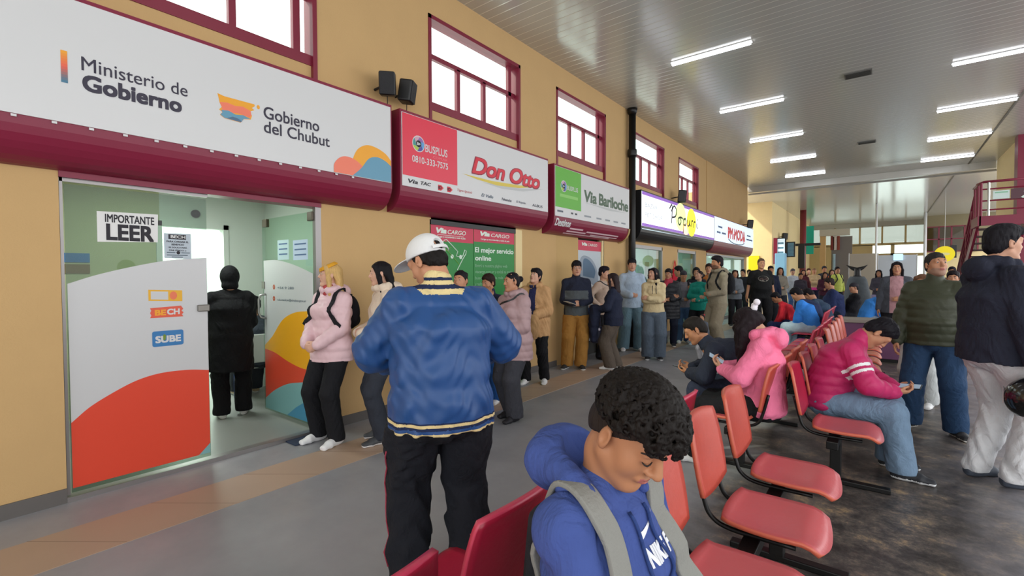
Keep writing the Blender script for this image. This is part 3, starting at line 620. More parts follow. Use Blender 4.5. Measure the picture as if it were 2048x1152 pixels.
for x, z in ((-1.0, 2.17), (-.03, 2.17)): MB().box(x-.05, x+.05, -.02, .02, z-.06, z+.03).build('hinge_clamp', mat('bronze_clamp', '#5d564a', .4, metal=.6), dl, bevel=.008)
hp = [(-1.0, -.01, 1.36), (-1.02, -.06, 1.35), (-1.03, -.08, 1.3), (-1.03, -.08, 1.15), (-1.02, -.06, 1.1), (-1.0, -.01, 1.09)]
MB().tube(hp, .013, 10).build('handle', STEEL, dl, smooth=True)
MB().box(-1.09, -1.03, -.015, .015, 1.42, 1.5).build('lock_plate', mat('lock_grey', '#7d7a74', .35, metal=.7), dl)
cm = empty('dome_camera', (XB, 2.28, 2.36), 0, 'small black dome camera on the booth back wall above the doorway', 'camera')
MB().lathe((0, 0, 0), [(.05, 0), (.05, .03), (.035, .06), (.01, .075)], 16, (1, 0, 0)).build('dome', BLACKP, cm, smooth=True)
tag(MB().box(WX+.02, WX+.2, 2.16, 2.62, .004, .012).build('door_mat', mat('navy_mat', '#27344c', .9)), 'dark blue mat at the foot of the office door', 'mat')
for y, z, h in ((.62, 1.92, '#5a6f86'), (.75, 1.55, '#5a6f86'), (1.0, 1.72, '#2f74ae'), (1.0, 1.6, '#7d6a45')):
    tag(MB().box(XB, XB+.01, y+.0, y+.25, z, z+.1).build('wall_sticker', mat('sticker_'+h, h, .6)), {'#2f74ae': 'blue sticker on the olive wall inside the office', '#7d6a45': 'brownish sticker under the blue one inside the office'}.get(h, 'greyish notice on the olive wall inside the office, %s' % ('upper one' if z > 1.7 else 'lower one')), 'sticker')

# ---------------------------------------------------------------- second bay: parcel posters
po = empty('parcel_poster', (WX-.03, 4.03, 0), 0, 'green parcel service poster with white route map under a red header', 'poster')
P = lambda k: (lambda u, v: (.012+k*.0008, u-4.03, v))
PRED = mat('poster_red', '#c43450', .5); PGRN = mat('poster_green', '#22833a', .5); PWH = mat('poster_white', '#d7e6da', .5)
MB().box(-.01, .011, 0, .78, .04, 2.2).build('sheet', PGRN, po)
poly(po, 'header', P(1), [(4.03, 2.0), (4.81, 2.0), (4.81, 2.2), (4.03, 2.2)], PRED)
letter(po, 'Via', P(2), 4.12, 4.3, 2.1, 2.17, PWH, .05, .25); letter(po, 'CARGO', P(2), 4.32, 4.66, 2.1, 2.155, PWH, .01, .2)
poly(po, 'header_rule', P(2), [(4.14, 2.085), (4.62, 2.08), (4.62, 2.075), (4.14, 2.08)], PWH)
letter(po, 'Cargas y encomiendas a todo el pais', P(2), 4.13, 4.65, 2.04, 2.07, PWH, .02)
mo = dp2 = [(lambda q: (q[1], q[2]))(PX(x, y, X=WX-.01)) for x, y in ((868, 500), (870, 490), (874, 481), (880, 480), (886, 485), (889, 480), (893, 479), (902, 488), (913, 500), (916, 503), (913, 512), (920, 514), (926, 512), (930, 500), (933, 502), (932, 508), (926, 518), (920, 530), (915, 540))]
l = MB(); l.tube([(.016, y-4.03, z) for y, z in mo], .006, 5); l.build('route_outline', PWH, po)
l = MB(); 
for a, c in (((877, 482), (886, 503)), ((877, 482), (906, 513)), ((886, 505), (903, 494)), ((906, 513), (920, 530)), ((886, 505), (898, 532)), ((868, 518), (886, 505))):
    A, B = PX(*a, X=WX-.01), PX(*c, X=WX-.01); l.tube([(.015, A[1]-4.03, A[2]), (.015, B[1]-4.03, B[2])], .004, 5)
l.build('route_lines', mat('poster_lime', '#7fb04a', .5), po)
for x, y in ((876, 480), (886, 505), (905, 513), (922, 514)):
    A = PX(x, y, X=WX-.01); poly(po, 'route_stop', P(3), disc(A[1], A[2], .028), PWH)
po = empty('service_poster', (WX-.03, 4.82, 0), 0, 'green poster with white online service lettering under a red header', 'poster')
P = lambda k: (lambda u, v: (.012+k*.0008, u-4.82, v))
MB().box(-.01, .011, 0, .9, .04, 2.2).build('sheet', PGRN, po)
poly(po, 'header', P(1), [(4.82, 2.03), (5.72, 2.03), (5.72, 2.2), (4.82, 2.2)], PRED)
letter(po, 'Via', P(2), 4.95, 5.15, 2.115, 2.18, PWH, .05, .25); letter(po, 'CARGO', P(2), 5.18, 5.6, 2.115, 2.165, PWH, .01, .2)
letter(po, 'Cargas y encomiendas a todo el pais', P(2), 4.96, 5.6, 2.055, 2.085, PWH, .02)
letter(po, 'El mejor servicio', P(2), 4.84, 5.7, 1.86, 1.955, PWH, .025); letter(po, 'online', P(2), 4.84, 5.18, 1.77, 1.84, PWH, .025)
for k, (body, y1) in enumerate((('Entrá a nuestra página web', 5.55), ('viacargo.com.ar y cotizá tu envío,', 5.69), ('buscá la agencia más', 5.45), ('y realizá', 5.0))):
    letter(po, body, P(2), 4.84, y1, 1.665-.085*k, 1.72-.085*k, mat('poster_pale_green', '#7db389', .5), .015)
struct(MB().box(WX-.08, WX, 5.74, 5.9, 0, ZT).build('door_3', mat('cream_frame', '#e3cf9c', .7)))
tag(MB().box(WX-.06, WX+.0, 4.02, 5.74, 2.2, ZT+.04).build('shutter_rail', BLACKP, None), 'dark rail above the two green posters', 'rail')
struct(MB().box(WX-.2, WX-.1, 3.9, 6.0, 0, ZT).build('wall_bay_back', mat('bay_dark', '#3b3a38', .8)))
# third bay: plywood panel and bus poster
struct(MB().box(WX-.12, WX-.02, 6.87, 7.65, 0, ZT).build('wall_panel_plywood', mat('plywood_tan', '#bd9c66', .8, noise=.08, nscale=2)))
po = empty('bus_poster', (WX-.04, 7.66, 0), 0, 'poster of a blue and grey bus under a red header beside the plywood panel', 'poster')
P = lambda k: (lambda u, v: (.012+k*.0008, u-7.66, v))
MB().box(-.01, .011, 0, .9, .3, 2.22).build('sheet', mat('poster_sky', '#b7c1c8', .5), po)
poly(po, 'header', P(1), [(7.66, 2.03), (8.56, 2.03), (8.56, 2.22), (7.66, 2.22)], PRED)
letter(po, 'Via', P(2), 7.8, 8.0, 2.12, 2.18, PWH, .05, .25); letter(po, 'CARGO', P(2), 8.03, 8.4, 2.12, 2.17, PWH, .01, .2)
poly(po, 'printed_meadow', P(1), [(7.66, 1.1), (8.56, 1.0), (8.56, 1.35), (7.66, 1.55)], mat('poster_meadow', '#6f9a45', .5))
poly(po, 'printed_blue_field', P(1), [(7.66, .35), (8.56, .35), (8.56, 1.0), (7.66, 1.1)], mat('poster_blue', '#2a63b0', .5))
poly(po, 'printed_bus_body', P(2), spline([(7.72, 1.2), (7.7, 1.75), (7.85, 1.93), (8.2, 1.86), (8.42, 1.6), (8.4, 1.2), (8.1, 1.08)]), mat('poster_bus_grey', '#8c98a5', .5))
poly(po, 'printed_windscreen', P(3), spline([(7.84, 1.55), (7.86, 1.86), (8.1, 1.84), (8.32, 1.66), (8.28, 1.5)]), mat('poster_glass_blue', '#4a6680', .5))
poly(po, 'printed_trolley', P(4), [(7.95, .95), (8.0, 1.45), (8.3, 1.35), (8.34, .9)], mat('poster_offwhite', '#cfd4d6', .5))
poly(po, 'printed_dark_base', P(2), [(7.66, .35), (8.56, .35), (8.56, .6), (7.66, .72)], INK)
struct(MB().box(WX-.08, WX, 8.56, 8.64, 0, ZT).build('door_4', mat('cream_frame', '#e3cf9c', .7)))
struct(MB().box(WX-.25, WX-.15, 6.8, 8.7, 0, ZT).build('wall_bay_back_2', mat('bay_dark', '#3b3a38', .8)))
# shops four to six: glazed fronts with lit rooms behind
def shop(y0, y1, n, wallh, depth=2.6):
    x0 = WX-.16-depth
    b = MB().box(x0-.1, x0, y0-.3, y1+.3, 0, 2.75); b.box(x0, WX-.16, y0-.3, y0-.2, 0, 2.75); b.box(x0, WX-.16, y1+.2, y1+.3, 0, 2.75); b.box(x0, WX-.16, y0-.3, y1+.3, 2.7, 2.78)
    struct(b.build('wall_shop_%d' % n, mat('shop_wall_'+wallh, wallh, .8)))
    area('shop_light', (WX-1.4, (y0+y1)/2, 2.65), (0, 0, 0), .8, y1-y0-.3, 24*(y1-y0)/2, (.93, 1, .98))
    f = MB(); f.box(WX-.08, WX, y0, y0+.05, 0, ZT); f.box(WX-.08, WX, y1-.05, y1, 0, ZT); f.box(WX-.08, WX, y0, y1, 2.18, ZT); f.box(WX-.08, WX, y0, y1, 0, .1)
    d = f.build('door_%d' % (n+4), SILV); struct(d)
    MB().box(WX-.05, WX-.045, y0+.05, y1-.05, .1, 2.18).build('pane', GREENGLASS, d)
shop(10.01, 11.84, 1, '#bcd3d0'); shop(12.95, 14.57, 2, '#b4cbc2'); shop(15.6, 20.77, 3, '#d4dcdc')
def goods(x, y, z, sx, sy, sz, h, label, nm='boxed_goods'):
    tag(MB().box(x-sx/2, x+sx/2, y-sy/2, y+sy/2, z, z+sz).build(nm, mat('goods_'+h, h, .6), bevel=.015), label, 'goods')
sh = empty('shop_shelf', (-6.4, 10.9, 0), 0, 'white shelving with goods inside the bazaar', 'shelf')
for z in (.5, 1.0, 1.4, 1.8): MB().box(-.15, .15, -.6, .6, z, z+.03).build('shelf_board', WHITE, sh)
for y in (-.6, .57): MB().box(-.15, .15, y, y+.03, 0, 2.0).build('upright', WHITE, sh)
goods(-6.35, 10.55, 1.43, .2, .25, .2, '#d2d62c', 'lime yellow box on the upper shelf in the bazaar'); goods(-6.35, 11.1, 1.43, .2, .25, .28, '#c7762f', 'orange box on the upper shelf in the bazaar')
goods(-6.35, 10.6, 1.03, .2, .3, .2, '#3f6d94', 'blue box on the middle shelf in the bazaar'); goods(-6.35, 11.15, 1.83, .2, .3, .22, '#2f3238', 'dark box on top of the bazaar shelf')
for i, (y, h) in enumerate(((11.2, '#cfd8dd'), (11.62, '#8d9a9f'), (13.3, '#c9cfd0'))):
    t = MB(); t.prism([(WX-.3, y-.12, 1.2), (WX-.3, y+.12, 1.2), (WX-.3, y+.1, 1.9), (WX-.3, y-.1, 1.9)], (-.04, 0, 0)); tag(t.build('hanging_garment', cloth(h), bevel=.01), ['pale garment', 'grey garment', 'light grey garment'][i]+' hanging behind the shop glass', 'garment', None)
ap = empty('red_apron', (WX+.03, 12.62, 0), 0, 'bright red apron hanging on the pillar between the two bazaar windows', 'garment')
ap_pts = [(-.16, 1.0), (.16, 1.0), (.19, 1.45), (.11, 1.66), (.1, 1.74), (-.1, 1.74), (-.11, 1.66), (-.19, 1.45)]
MB().prism([(0, u, v) for u, v in ap_pts], (.03, 0, 0)).build('body', cloth('#d3263c'), ap, bevel=.012)
for s in (-1, 1): MB().tube([(.015, s*.09, 1.74), (.015, s*.05, 1.86), (.015, 0, 1.95)], .01, 6).build('strap', cloth('#d3263c'), ap)
# ---------------------------------------------------------------- seat benches
def plas(n, h):
    return mat(n, h, .32, noise=.1, nscale=6, bump=.12, bscale=45, spec=.45)
RP = plas('orange_red_plastic', '#c1565a'); RB = plas('orange_back_plastic', '#bb4c3e'); CR = plas('crimson_plastic', '#a9213b'); CRIM = plas('crimson_rim_plastic', '#c23a55'); WORN = plas('worn_salmon_plastic', '#c07058')
RIM = plas('worn_rim_plastic', '#d0674f')
def shell_mesh(f, nu=14, nv=14, th=.02, k=.38):
    """rounded sheet: f(u,v) -> point and normal offset; two skins joined by a rim"""
    us = np.linspace(-1, 1, nu); vs = np.linspace(-1, 1, nv); top = []; bot = []
    P = np.array([[f(u*math.sqrt(1-k*v*v/2), v*math.sqrt(1-k*u*u/2)) for v in vs] for u in us])
    du = np.gradient(P, axis=0); dv = np.gradient(P, axis=1); N = np.cross(du, dv); N /= np.linalg.norm(N, axis=2, keepdims=True)
    b = MB(); a = P.reshape(-1, 3); c = (P-N*th).reshape(-1, 3); n = len(a); I = lambda i, j: i*nv+j
    fs = [(I(i, j), I(i+1, j), I(i+1, j+1), I(i, j+1)) for i in range(nu-1) for j in range(nv-1)]
    b.add(list(a)+list(c), fs+[tuple(x+n for x in q[::-1]) for q in fs])
    ring = [I(i, 0) for i in range(nu)]+[I(nu-1, j) for j in range(1, nv)]+[I(i, nv-1) for i in range(nu-2, -1, -1)]+[I(0, j) for j in range(nv-2, 0, -1)]
    b.m = 1
    for x, y in zip(ring, ring[1:]+ring[:1]): b.f.append((x, y, y+n, x+n)); b.mi.append(1)
    return b
def pan_f(u, v):   # v: -1 back, 1 front
    x = .2+.205*v; z = .445+.012*u*u-.010*(1-v*v)
    if v > .55: z -= .055*((v-.55)/.45)**2
    if v < -.7: z += .02*((-v-.7)/.3)**2
    return (x, .205*u, z)
def back_f(u, v):  # v: -1 bottom, 1 top
    z = .705+.185*v; x = -.095-.045*v+.028*(u*u)*(.6+.4*v)
    if v > .8: x -= .012*((v-.8)/.2)**2
    return (x, .205*u*(1-.04*v), z)
_c = {}
def bench(ys, x, y0, face, label, mats, wornpan=None, sag=0.0):
    """face 0: seats look to +x, pi: to -x; ys are seat centres along the hall"""
    r = empty('seat_bench', (x, y0, 0), face, label, 'bench', 'waiting hall benches')
    sgn = 1 if face == 0 else -1
    loc = [sgn*(y-y0) for y in ys]
    for q in loc:
        key = mats[0].name+mats[1].name
        if key not in _c:
            rim = CRIM if mats[0] is CR else RIM; p = shell_mesh(pan_f).build('seat_pan', [mats[0], rim], None, smooth=True); b = shell_mesh(back_f).build('backrest', [mats[1], rim], None, smooth=True)
            ks = [MB().tube(spline([(-.11, s, .66), (-.075, s, .52), (-.04, s, .44), (.05, s, .405), (.3, s, .405)], 5), .011, 8).build('bracket', BLACKM, None, smooth=True) for s in (-.13, .13)]
            _c[key] = (p, b, *ks)
            for o in _c[key]: o.parent = r; o.location = (0, q, 0)
        else:
            for o in _c[key]:
                c = o.copy(); col.objects.link(c); c.parent = r; c.location = (0, q, 0)
    lo, hi = min(loc)-.25, max(loc)+.25
    MB().box(.1, .17, lo, hi, .345, .4).build('beam', BLACKM, r, bevel=.005)
    for q in (lo+.35, hi-.35):
        MB().box(.1, .17, q-.035, q+.035, .03, .345).build('leg', BLACKM, r, bevel=.005)
        f = MB().box(-.1, .46, q-.03, q+.03, 0, .035); f.build('foot', BLACKM, r, bevel=.006)
    return r
bench([.6, 1.2, 1.8, 2.4, 3.0], -.575, 1.8, 0, 'row of orange red seats with the young man in the blue hoodie', (RP, RB))
bench([4.15, 4.75, 5.35, 5.95], -.40, 5.05, 0, 'row of red seats facing the stairs with the boy in the magenta puffer jacket', (RP, CR))
bench([7.05, 7.65, 8.25, 8.85, 9.45], -.42, 8.2, 0, 'row of worn salmon seats facing the stairs, behind the magenta jacket', (WORN, RB))
bench([.62, 1.14, 1.66, 2.2, 2.72], -1.0, 1.7, math.pi, 'row of crimson seats facing the shops, nearest the camera', (CR, CR))
bench([4.05, 4.6, 5.15, 5.7], -.77, 4.9, math.pi, 'row of red seats facing the shops with the girl in the pink hoodie', (RP, RB))
bench([7.0, 7.55, 8.1, 8.65, 9.2], -.79, 8.1, math.pi, 'row of dark red seats facing the shops past the pink hoodie', (CR, CR))
bench([10.4, 11.0, 11.6, 12.2], -.95, 11.3, math.pi, 'far row of dark red seats facing the shops where the man in bright blue sits', (CR, CR))
bench([15.2, 15.8, 16.4], -.6, 15.8, 0, 'small far group of red seats beyond the purple counter', (CR, CR))
# purple counter among the seats
t = empty('low_counter', (-.1, 10.9, 0), 0, 'low purple clad counter with a grey top standing in line with the seats', 'counter')
PURP = mat('purple_laminate', '#6a3f63', .5, noise=.1)
MB().box(-.48, .45, -.3, .3, .06, .68).build('body', PURP, t, bevel=.01); MB().box(-.52, .62, -.34, .34, .68, .74).build('worktop', mat('grey_top', '#8d857c', .5), t, bevel=.01)
MB().box(-.46, .43, -.27, .27, 0, .06).build('plinth', BLACKM, t)

# ---------------------------------------------------------------- stairs and landing on the right
st = empty('staircase', (1.9, 17.2, 0), 0, 'burgundy steel staircase with open beige treads rising to a railed landing', 'staircase')
YB, YT, ZL = 5.0, .0, 2.93     # bottom and top along the hall, landing level
N = 17
for k in range(N-1):
    z = ZL*(k+1)/N; yy = YB-(YB-YT)*(k+1)/N
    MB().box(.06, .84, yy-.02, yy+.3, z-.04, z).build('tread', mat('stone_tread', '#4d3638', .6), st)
for x in (0, .86): MB().bar((x, YB+.1, .1), (x, YT, ZL-.08), .05, .26).build('stringer', BURG, st)
for x in (0,):
    for h in (.25, .5, .72, .95): MB().tube([(x, YB, h+.1), (x, YT, ZL+h)], .022 if h < .9 else .032, 8).build('handrail' if h > .9 else 'rail', BURG, st, smooth=True)
    for k in range(6):
        q = k/5; yy = YB+(YT-YB)*q; zz = ZL*q; MB().tube([(x, yy, zz), (x, yy, zz+.97)], .022, 8).build('baluster', BURG, st)
ld = empty('stair_landing', (1.85, 16.2, 0), 0, 'railed burgundy landing at the top of the stairs on the right', 'landing')
MB().box(0, .93, 0, 1.0, ZL-.12, ZL).build('deck', mat('landing_beige', '#cdb58a', .7), ld)
b = MB().box(-.03, .93, -.06, 0, ZL-.2, ZL+.03); b.box(-.06, -.0, -.06, 1.0, ZL-.2, ZL+.03); b.build('edge_beam', BURG, ld)
for h in (.28, .5, .78): MB().tube([(0, 0, ZL+h-.1), (.95, 0, ZL+h-.1)], .018, 8).build('rail', BURG, ld)
MB().tube([(-.02, 1.0, ZL+.84), (-.02, .12, ZL+.84), (.04, 0, ZL+.86), (.95, 0, ZL+.86)], .03, 10).build('handrail', BURG, ld, smooth=True)
for x, m in ((0, BURG), (.13, STEEL), (.9, BURG)): MB().tube([(x, 0, ZL), (x, 0, ZL+.84)], .03, 8).build('baluster', m, ld)
for y in (.5, 1.0): MB().tube([(0, y, ZL), (0, y, ZL+.84)], .025, 8).build('baluster', BURG, ld)
t = empty('notice_board', (2.05, 16.16, ZL+.42), 0, 'pale paper notice fixed to the landing railing', 'notice')
MB().box(0, .28, -.01, .01, 0, .2).build('sheet', mat('pale_green_paper', '#cfe0da', .6), t); poly(t, 'heading', lambda u, v: (u, -.012, v), [(.03, .14), (.25, .14), (.25, .17), (.03, .17)], mat('mint', '#8cc0a0', .6))
t = empty('stair_sign', (2.35, 16.15, ZL+.40), 0, 'maroon sign with a white climbing figure arrow on the landing railing', 'sign')
MB().box(0, .5, -.012, .012, 0, .24).build('plate', mat('maroon_sign', '#4a1a28', .4), t)
poly(t, 'arrow', lambda u, v: (u, -.014, v), [(.16, .03), (.24, .09), (.24, .15), (.2, .15), (.27, .22), (.34, .15), (.3, .15), (.3, .07), (.2, .0)], PWH)

# ---------------------------------------------------------------- whale tail sculpture
c = PX(1714, 590, Y=22)
wt = empty('whale_tail_sculpture', (c[0], 22, 0), 0, 'dark whale tail sculpture rising from a grey rough base', 'sculpture')
WT = mat('whale_black', '#1b1c20', .4)
wp_ = lambda x, y: (lambda q: (q[0]-c[0], q[2]))(PX(x, y, Y=22))
z0 = wp_(1714, 553)[1]
MB().lathe((0, 0, 0), [(.62, 0), (.55, .35), (.42, .75), (.3, z0-.12), (.22, z0)], 18).build('base', mat('grey_rock', '#5c646b', .9, noise=.25, bump=.8, bscale=6), wt, smooth=True)
z1 = wp_(1714, 540)[1]
MB().lathe((0, 0, z0-.05), [(.15, 0), (.11, .12), (.10, z1-z0), (.12, z1-z0+.12)], 16).build('stem', WT, wt, smooth=True)
for s in (-1, 1):
    tx = (1692, 1735.5)[s > 0]; mx = (1702, 1726)[s > 0]
    pr = spline([wp_(1714, 535), wp_(mx, 532.5), wp_(tx, 529.5)], 7); lo = spline([wp_(1714, 545), wp_(mx, 539), wp_(tx, 530)], 7)
    b = MB(); k = len(pr); th = [.075*(1-i/k)+.01 for i in range(k)]
    vs = [(x, -.0, z) for x, z in pr]+[(x, 0, z) for x, z in lo]+[((pr[i][0]+lo[i][0])/2, th[i], (pr[i][1]+lo[i][1])/2) for i in range(k)]+[((pr[i][0]+lo[i][0])/2, -th[i], (pr[i][1]+lo[i][1])/2) for i in range(k)]
    fs = []
    for i in range(k-1):
        for A, B in ((0, 2), (2, 1), (1, 3), (3, 0)): fs.append((A*k+i, A*k+i+1, B*k+i+1, B*k+i))
    b.add(vs, fs); b.build('fluke', WT, wt, smooth=True)
# screens and lit panel beyond the shop row
def screen(x0, y0, x1, y1, Y, h, label, em):
    a = PX(x0, y0, Y=Y); e = PX(x1, y1, Y=Y); w_ = (e[0]-a[0])/2; hh = (a[2]-e[2])/2
    t = empty('wall_screen', ((a[0]+e[0])/2, Y, (a[2]+e[2])/2), 0, label, 'screen')
    MB().box(-w_, w_, -.03, .06, -hh, hh).build('bezel', BLACKP, t); MB().box(-w_+.05, w_-.05, -.036, -.03, -hh+.05, hh-.05).build('display', mat('display_'+h, h, .3, emit=em), t)
    MB().box(-.04, .04, .06, .5, -.04, .04).build('mount', BLACKM, t)
    for k in range(3): poly(t, 'content', lambda u, v: (u, -.038, v), [(-w_*.7, hh*(.5-.5*k)), (w_*.5, hh*(.5-.5*k)), (w_*.5, hh*(.3-.5*k)), (-w_*.7, hh*(.3-.5*k))], mat('display_band_%s' % h, '#5f8ea6', .4))
screen(1553, 476, 1572, 512, 25.3, '#cfe4ee', 'bright pale screen beyond the shop row', .6)
screen(1573, 484, 1590, 514, 25.6, '#4c707c', 'darker teal screen beside the bright one beyond the shop row', .35)
a = PX(1547, 476, Y=25.2); e = PX(1554, 528, Y=25.2); struct(MB().box(a[0], e[0], 25.2, 25.4, e[2], a[2]).build('trim_9', BURG))
a = PX(1551, 507, Y=24.9); e = PX(1572, 530, Y=24.9)
t = MB().box(a[0], e[0], 24.7, 25.1, 0, a[2]).build('kiosk', mat('kiosk_blue', '#7db4d6', .5), bevel=.03); tag(t, 'light blue kiosk under the bright screen', 'kiosk')
a = PX(1497, 512, Y=25.35); e = PX(1518, 545, Y=25.35)
t = MB().box(a[0], e[0], 25.36, 25.44, max(e[2], 0), a[2]).build('yellow_poster', mat('strong_yellow', '#f5dc12', .5)); tag(t, 'bright yellow poster on the sunlit wall past the shops', 'poster')
t = empty('column_monitor', (c0[0]+.1, 29.5, PX(1606, 488, Y=29.5)[2]), 0, 'black monitor on the burgundy column seen from its edge', 'screen')
b = MB().box(-.5, .75, -.05, .05, -.1, .03); b.build('case', BLACKP, t, bevel=.01); MB().box(-.25, .05, -.08, .08, -1.3, .0).build('back_shell', BLACKP, t, bevel=.02)
# ---------------------------------------------------------------- implicit surfaces for figures
A3 = lambda *v: np.array(v, float)
def nrm(v): v = np.asarray(v, float); return v/(np.linalg.norm(v) or 1)
class Field:
    def __init__(s, lo, hi, h):
        s.h = h; s.lo = np.array(lo, float)-3*h; n = np.ceil((np.array(hi, float)-s.lo)/h).astype(int)+4
        s.n = n; s.f = np.full(n, .3, np.float32); s.ax = [(s.lo[i]+h*np.arange(n[i])).astype(np.float32) for i in range(3)]
    def blk(s, lo, hi):
        a = [max(0, int((lo[i]-s.lo[i])/s.h)-1) for i in range(3)]; b = [min(s.n[i], int((hi[i]-s.lo[i])/s.h)+3) for i in range(3)]
        if any(b[i] <= a[i] for i in range(3)): return None
        return tuple(slice(a[i], b[i]) for i in range(3)), s.ax[0][a[0]:b[0]][:, None, None], s.ax[1][a[1]:b[1]][None, :, None], s.ax[2][a[2]:b[2]][None, None, :]
    def put(s, sl, d, k, op):
        a = s.f[sl]
        if op == 'd':
            b = -d; h = np.clip(.5-.5*(a-b)/max(k, 1e-5), 0, 1) if k else None
            s.f[sl] = np.maximum(a, b) if not k else a*(1-(np.clip(.5+.5*(b-a)/k, 0, 1)))+b*np.clip(.5+.5*(b-a)/k, 0, 1)+k*np.clip(.5+.5*(b-a)/k, 0, 1)*(1-np.clip(.5+.5*(b-a)/k, 0, 1))
            return
        if not k: s.f[sl] = np.minimum(a, d); return
        h = np.clip(.5+.5*(a-d)/k, 0, 1); s.f[sl] = a*(1-h)+d*h-k*h*(1-h)
    def cone(s, a, b, ra, rb, k=.01, op='u', wave=None):
        a, b = np.asarray(a, float), np.asarray(b, float); p = max(ra, rb)+k+2*s.h+(wave[0] if wave else 0)
        q = s.blk(np.minimum(a, b)-p, np.maximum(a, b)+p)
        if q is None: return
        sl, X, Y, Z = q; d = b-a; L2 = float(d@d) or 1e-9
        x, y, z = X-np.float32(a[0]), Y-np.float32(a[1]), Z-np.float32(a[2])
        t = np.clip((x*np.float32(d[0])+y*np.float32(d[1])+z*np.float32(d[2]))/np.float32(L2), 0, 1)
        r = ra+(rb-ra)*t
        if wave: r = r+wave[0]*(np.abs(np.sin(t*math.pi*max(1, round(math.sqrt(L2)/wave[1]))))-.6)
        s.put(sl, np.sqrt((x-t*d[0])**2+(y-t*d[1])**2+(z-t*d[2])**2)-r, k, op)
    def ell(s, c, r, R=None, k=.01, op='u'):
        c = np.asarray(c, float); r = np.asarray(r, float)
        e = np.abs(R)@r if R is not None else r
        q = s.blk(c-e-k-2*s.h, c+e+k+2*s.h)
        if q is None: return
        sl, X, Y, Z = q; x, y, z = X-np.float32(c[0]), Y-np.float32(c[1]), Z-np.float32(c[2])
        if R is not None: x, y, z = [x*np.float32(R[0, i])+y*np.float32(R[1, i])+z*np.float32(R[2, i]) for i in range(3)]
        k0 = np.sqrt((x/r[0])**2+(y/r[1])**2+(z/r[2])**2)+1e-6; k1 = np.sqrt((x/r[0]**2)**2+(y/r[1]**2)**2+(z/r[2]**2)**2)+1e-6
        s.put(sl, (k0*(k0-1)/k1).astype(np.float32), k, op)
    def loft(s, st, xa, k=.02, op='u', wave=None):
        """st: (centre, half width along xa, half depth)"""
        for (c0, w0, d0), (c1, w1, d1) in zip(st, st[1:]):
            c0, c1 = np.asarray(c0, float), np.asarray(c1, float); p = max(w0, w1, d0, d1)+k+2*s.h
            q = s.blk(np.minimum(c0, c1)-p, np.maximum(c0, c1)+p)
            if q is None: continue
            sl, X, Y, Z = q; d = c1-c0; L = float(np.linalg.norm(d)) or 1e-6; d = d/L
            u = nrm(np.asarray(xa)-d*(np.asarray(xa)@d)); v = np.cross(d, u)
            x, y, z = X-np.float32(c0[0]), Y-np.float32(c0[1]), Z-np.float32(c0[2])
            dot = lambda e: x*np.float32(e[0])+y*np.float32(e[1])+z*np.float32(e[2])
            tl = dot(d); t = np.clip(tl/L, 0, 1); wv = tl-t*L
            rw = w0+(w1-w0)*t; rd = d0+(d1-d0)*t
            if wave:
                e = wave[0]*(np.abs(np.sin((Z+0*t)*math.pi/wave[1]))-.6); rw = rw+e; rd = rd+e
            a, b = dot(u)/rw, dot(v)/rd; rm = np.minimum(rw, rd)*.6
            k0 = np.sqrt(a*a+b*b+(wv/rm)**2)+1e-6; k1 = np.sqrt((a/rw)**2+(b/rd)**2+(wv/rm/rm)**2)+1e-6
            s.put(sl, (k0*(k0-1)/k1).astype(np.float32), k, op)
    def plane(s, n, c):
        """keep the side n.p < c"""
        n = np.asarray(n, float); s.f = np.maximum(s.f, (s.ax[0][:, None, None]*n[0]+s.ax[1][None, :, None]*n[1]+s.ax[2][None, None, :]*n[2]-c).astype(np.float32))
    def folds(s, amp, seed=0, f=1.0):
        X, Y, Z = s.ax[0][:, None, None]*f, s.ax[1][None, :, None]*f, s.ax[2][None, None, :]*f
        a = np.sin(31*Z+9*np.sin(7*X+seed)+6*np.sin(8*Y+2*seed)+seed)*np.sin(9*X-7*Y+5*Z+3*seed)
        b = np.sin(17*X+13*Z+5*np.sin(11*Y+seed))*np.sin(14*Y-10*Z+seed*1.7)
        c = np.sin(61*Z+25*X+11*np.sin(13*X+9*Y+seed))*np.sin(23*X-29*Y+8*Z+seed)
        s.f += (amp*(.6*a+.5*b+.32*c)).astype(np.float32)
    def mesh(s):
        f = s.f; ins = f < 0; n = f.shape
        c = np.zeros([m-1 for m in n], np.int8)
        for i in (0, 1):
            for j in (0, 1):
                for k in (0, 1): c += ins[i:n[0]-1+i, j:n[1]-1+j, k:n[2]-1+k]
        mask = (c > 0) & (c < 8); idx = np.full(c.shape, -1, np.int32); cells = np.argwhere(mask); idx[mask] = np.arange(len(cells))
        ci, cj, ck = cells.T; acc = np.zeros((len(cells), 3), np.float32); cnt = np.zeros(len(cells), np.float32)
        for ax in range(3):
            o = [a for a in range(3) if a != ax]
            for p in (0, 1):
                for q in (0, 1):
                    d0 = [0, 0, 0]; d0[o[0]] = p; d0[o[1]] = q; d1 = list(d0); d1[ax] = 1
                    a = f[ci+d0[0], cj+d0[1], ck+d0[2]]; b = f[ci+d1[0], cj+d1[1], ck+d1[2]]; m = (a < 0) != (b < 0)
                    t = np.where(m, a/np.where(m, a-b, 1), 0); v = np.zeros((len(cells), 3), np.float32); v[:, o[0]] = p; v[:, o[1]] = q; v[:, ax] = t
                    acc += v*m[:, None]; cnt += m
        V = s.lo+s.h*(cells+acc/np.maximum(cnt, 1)[:, None]); F = []
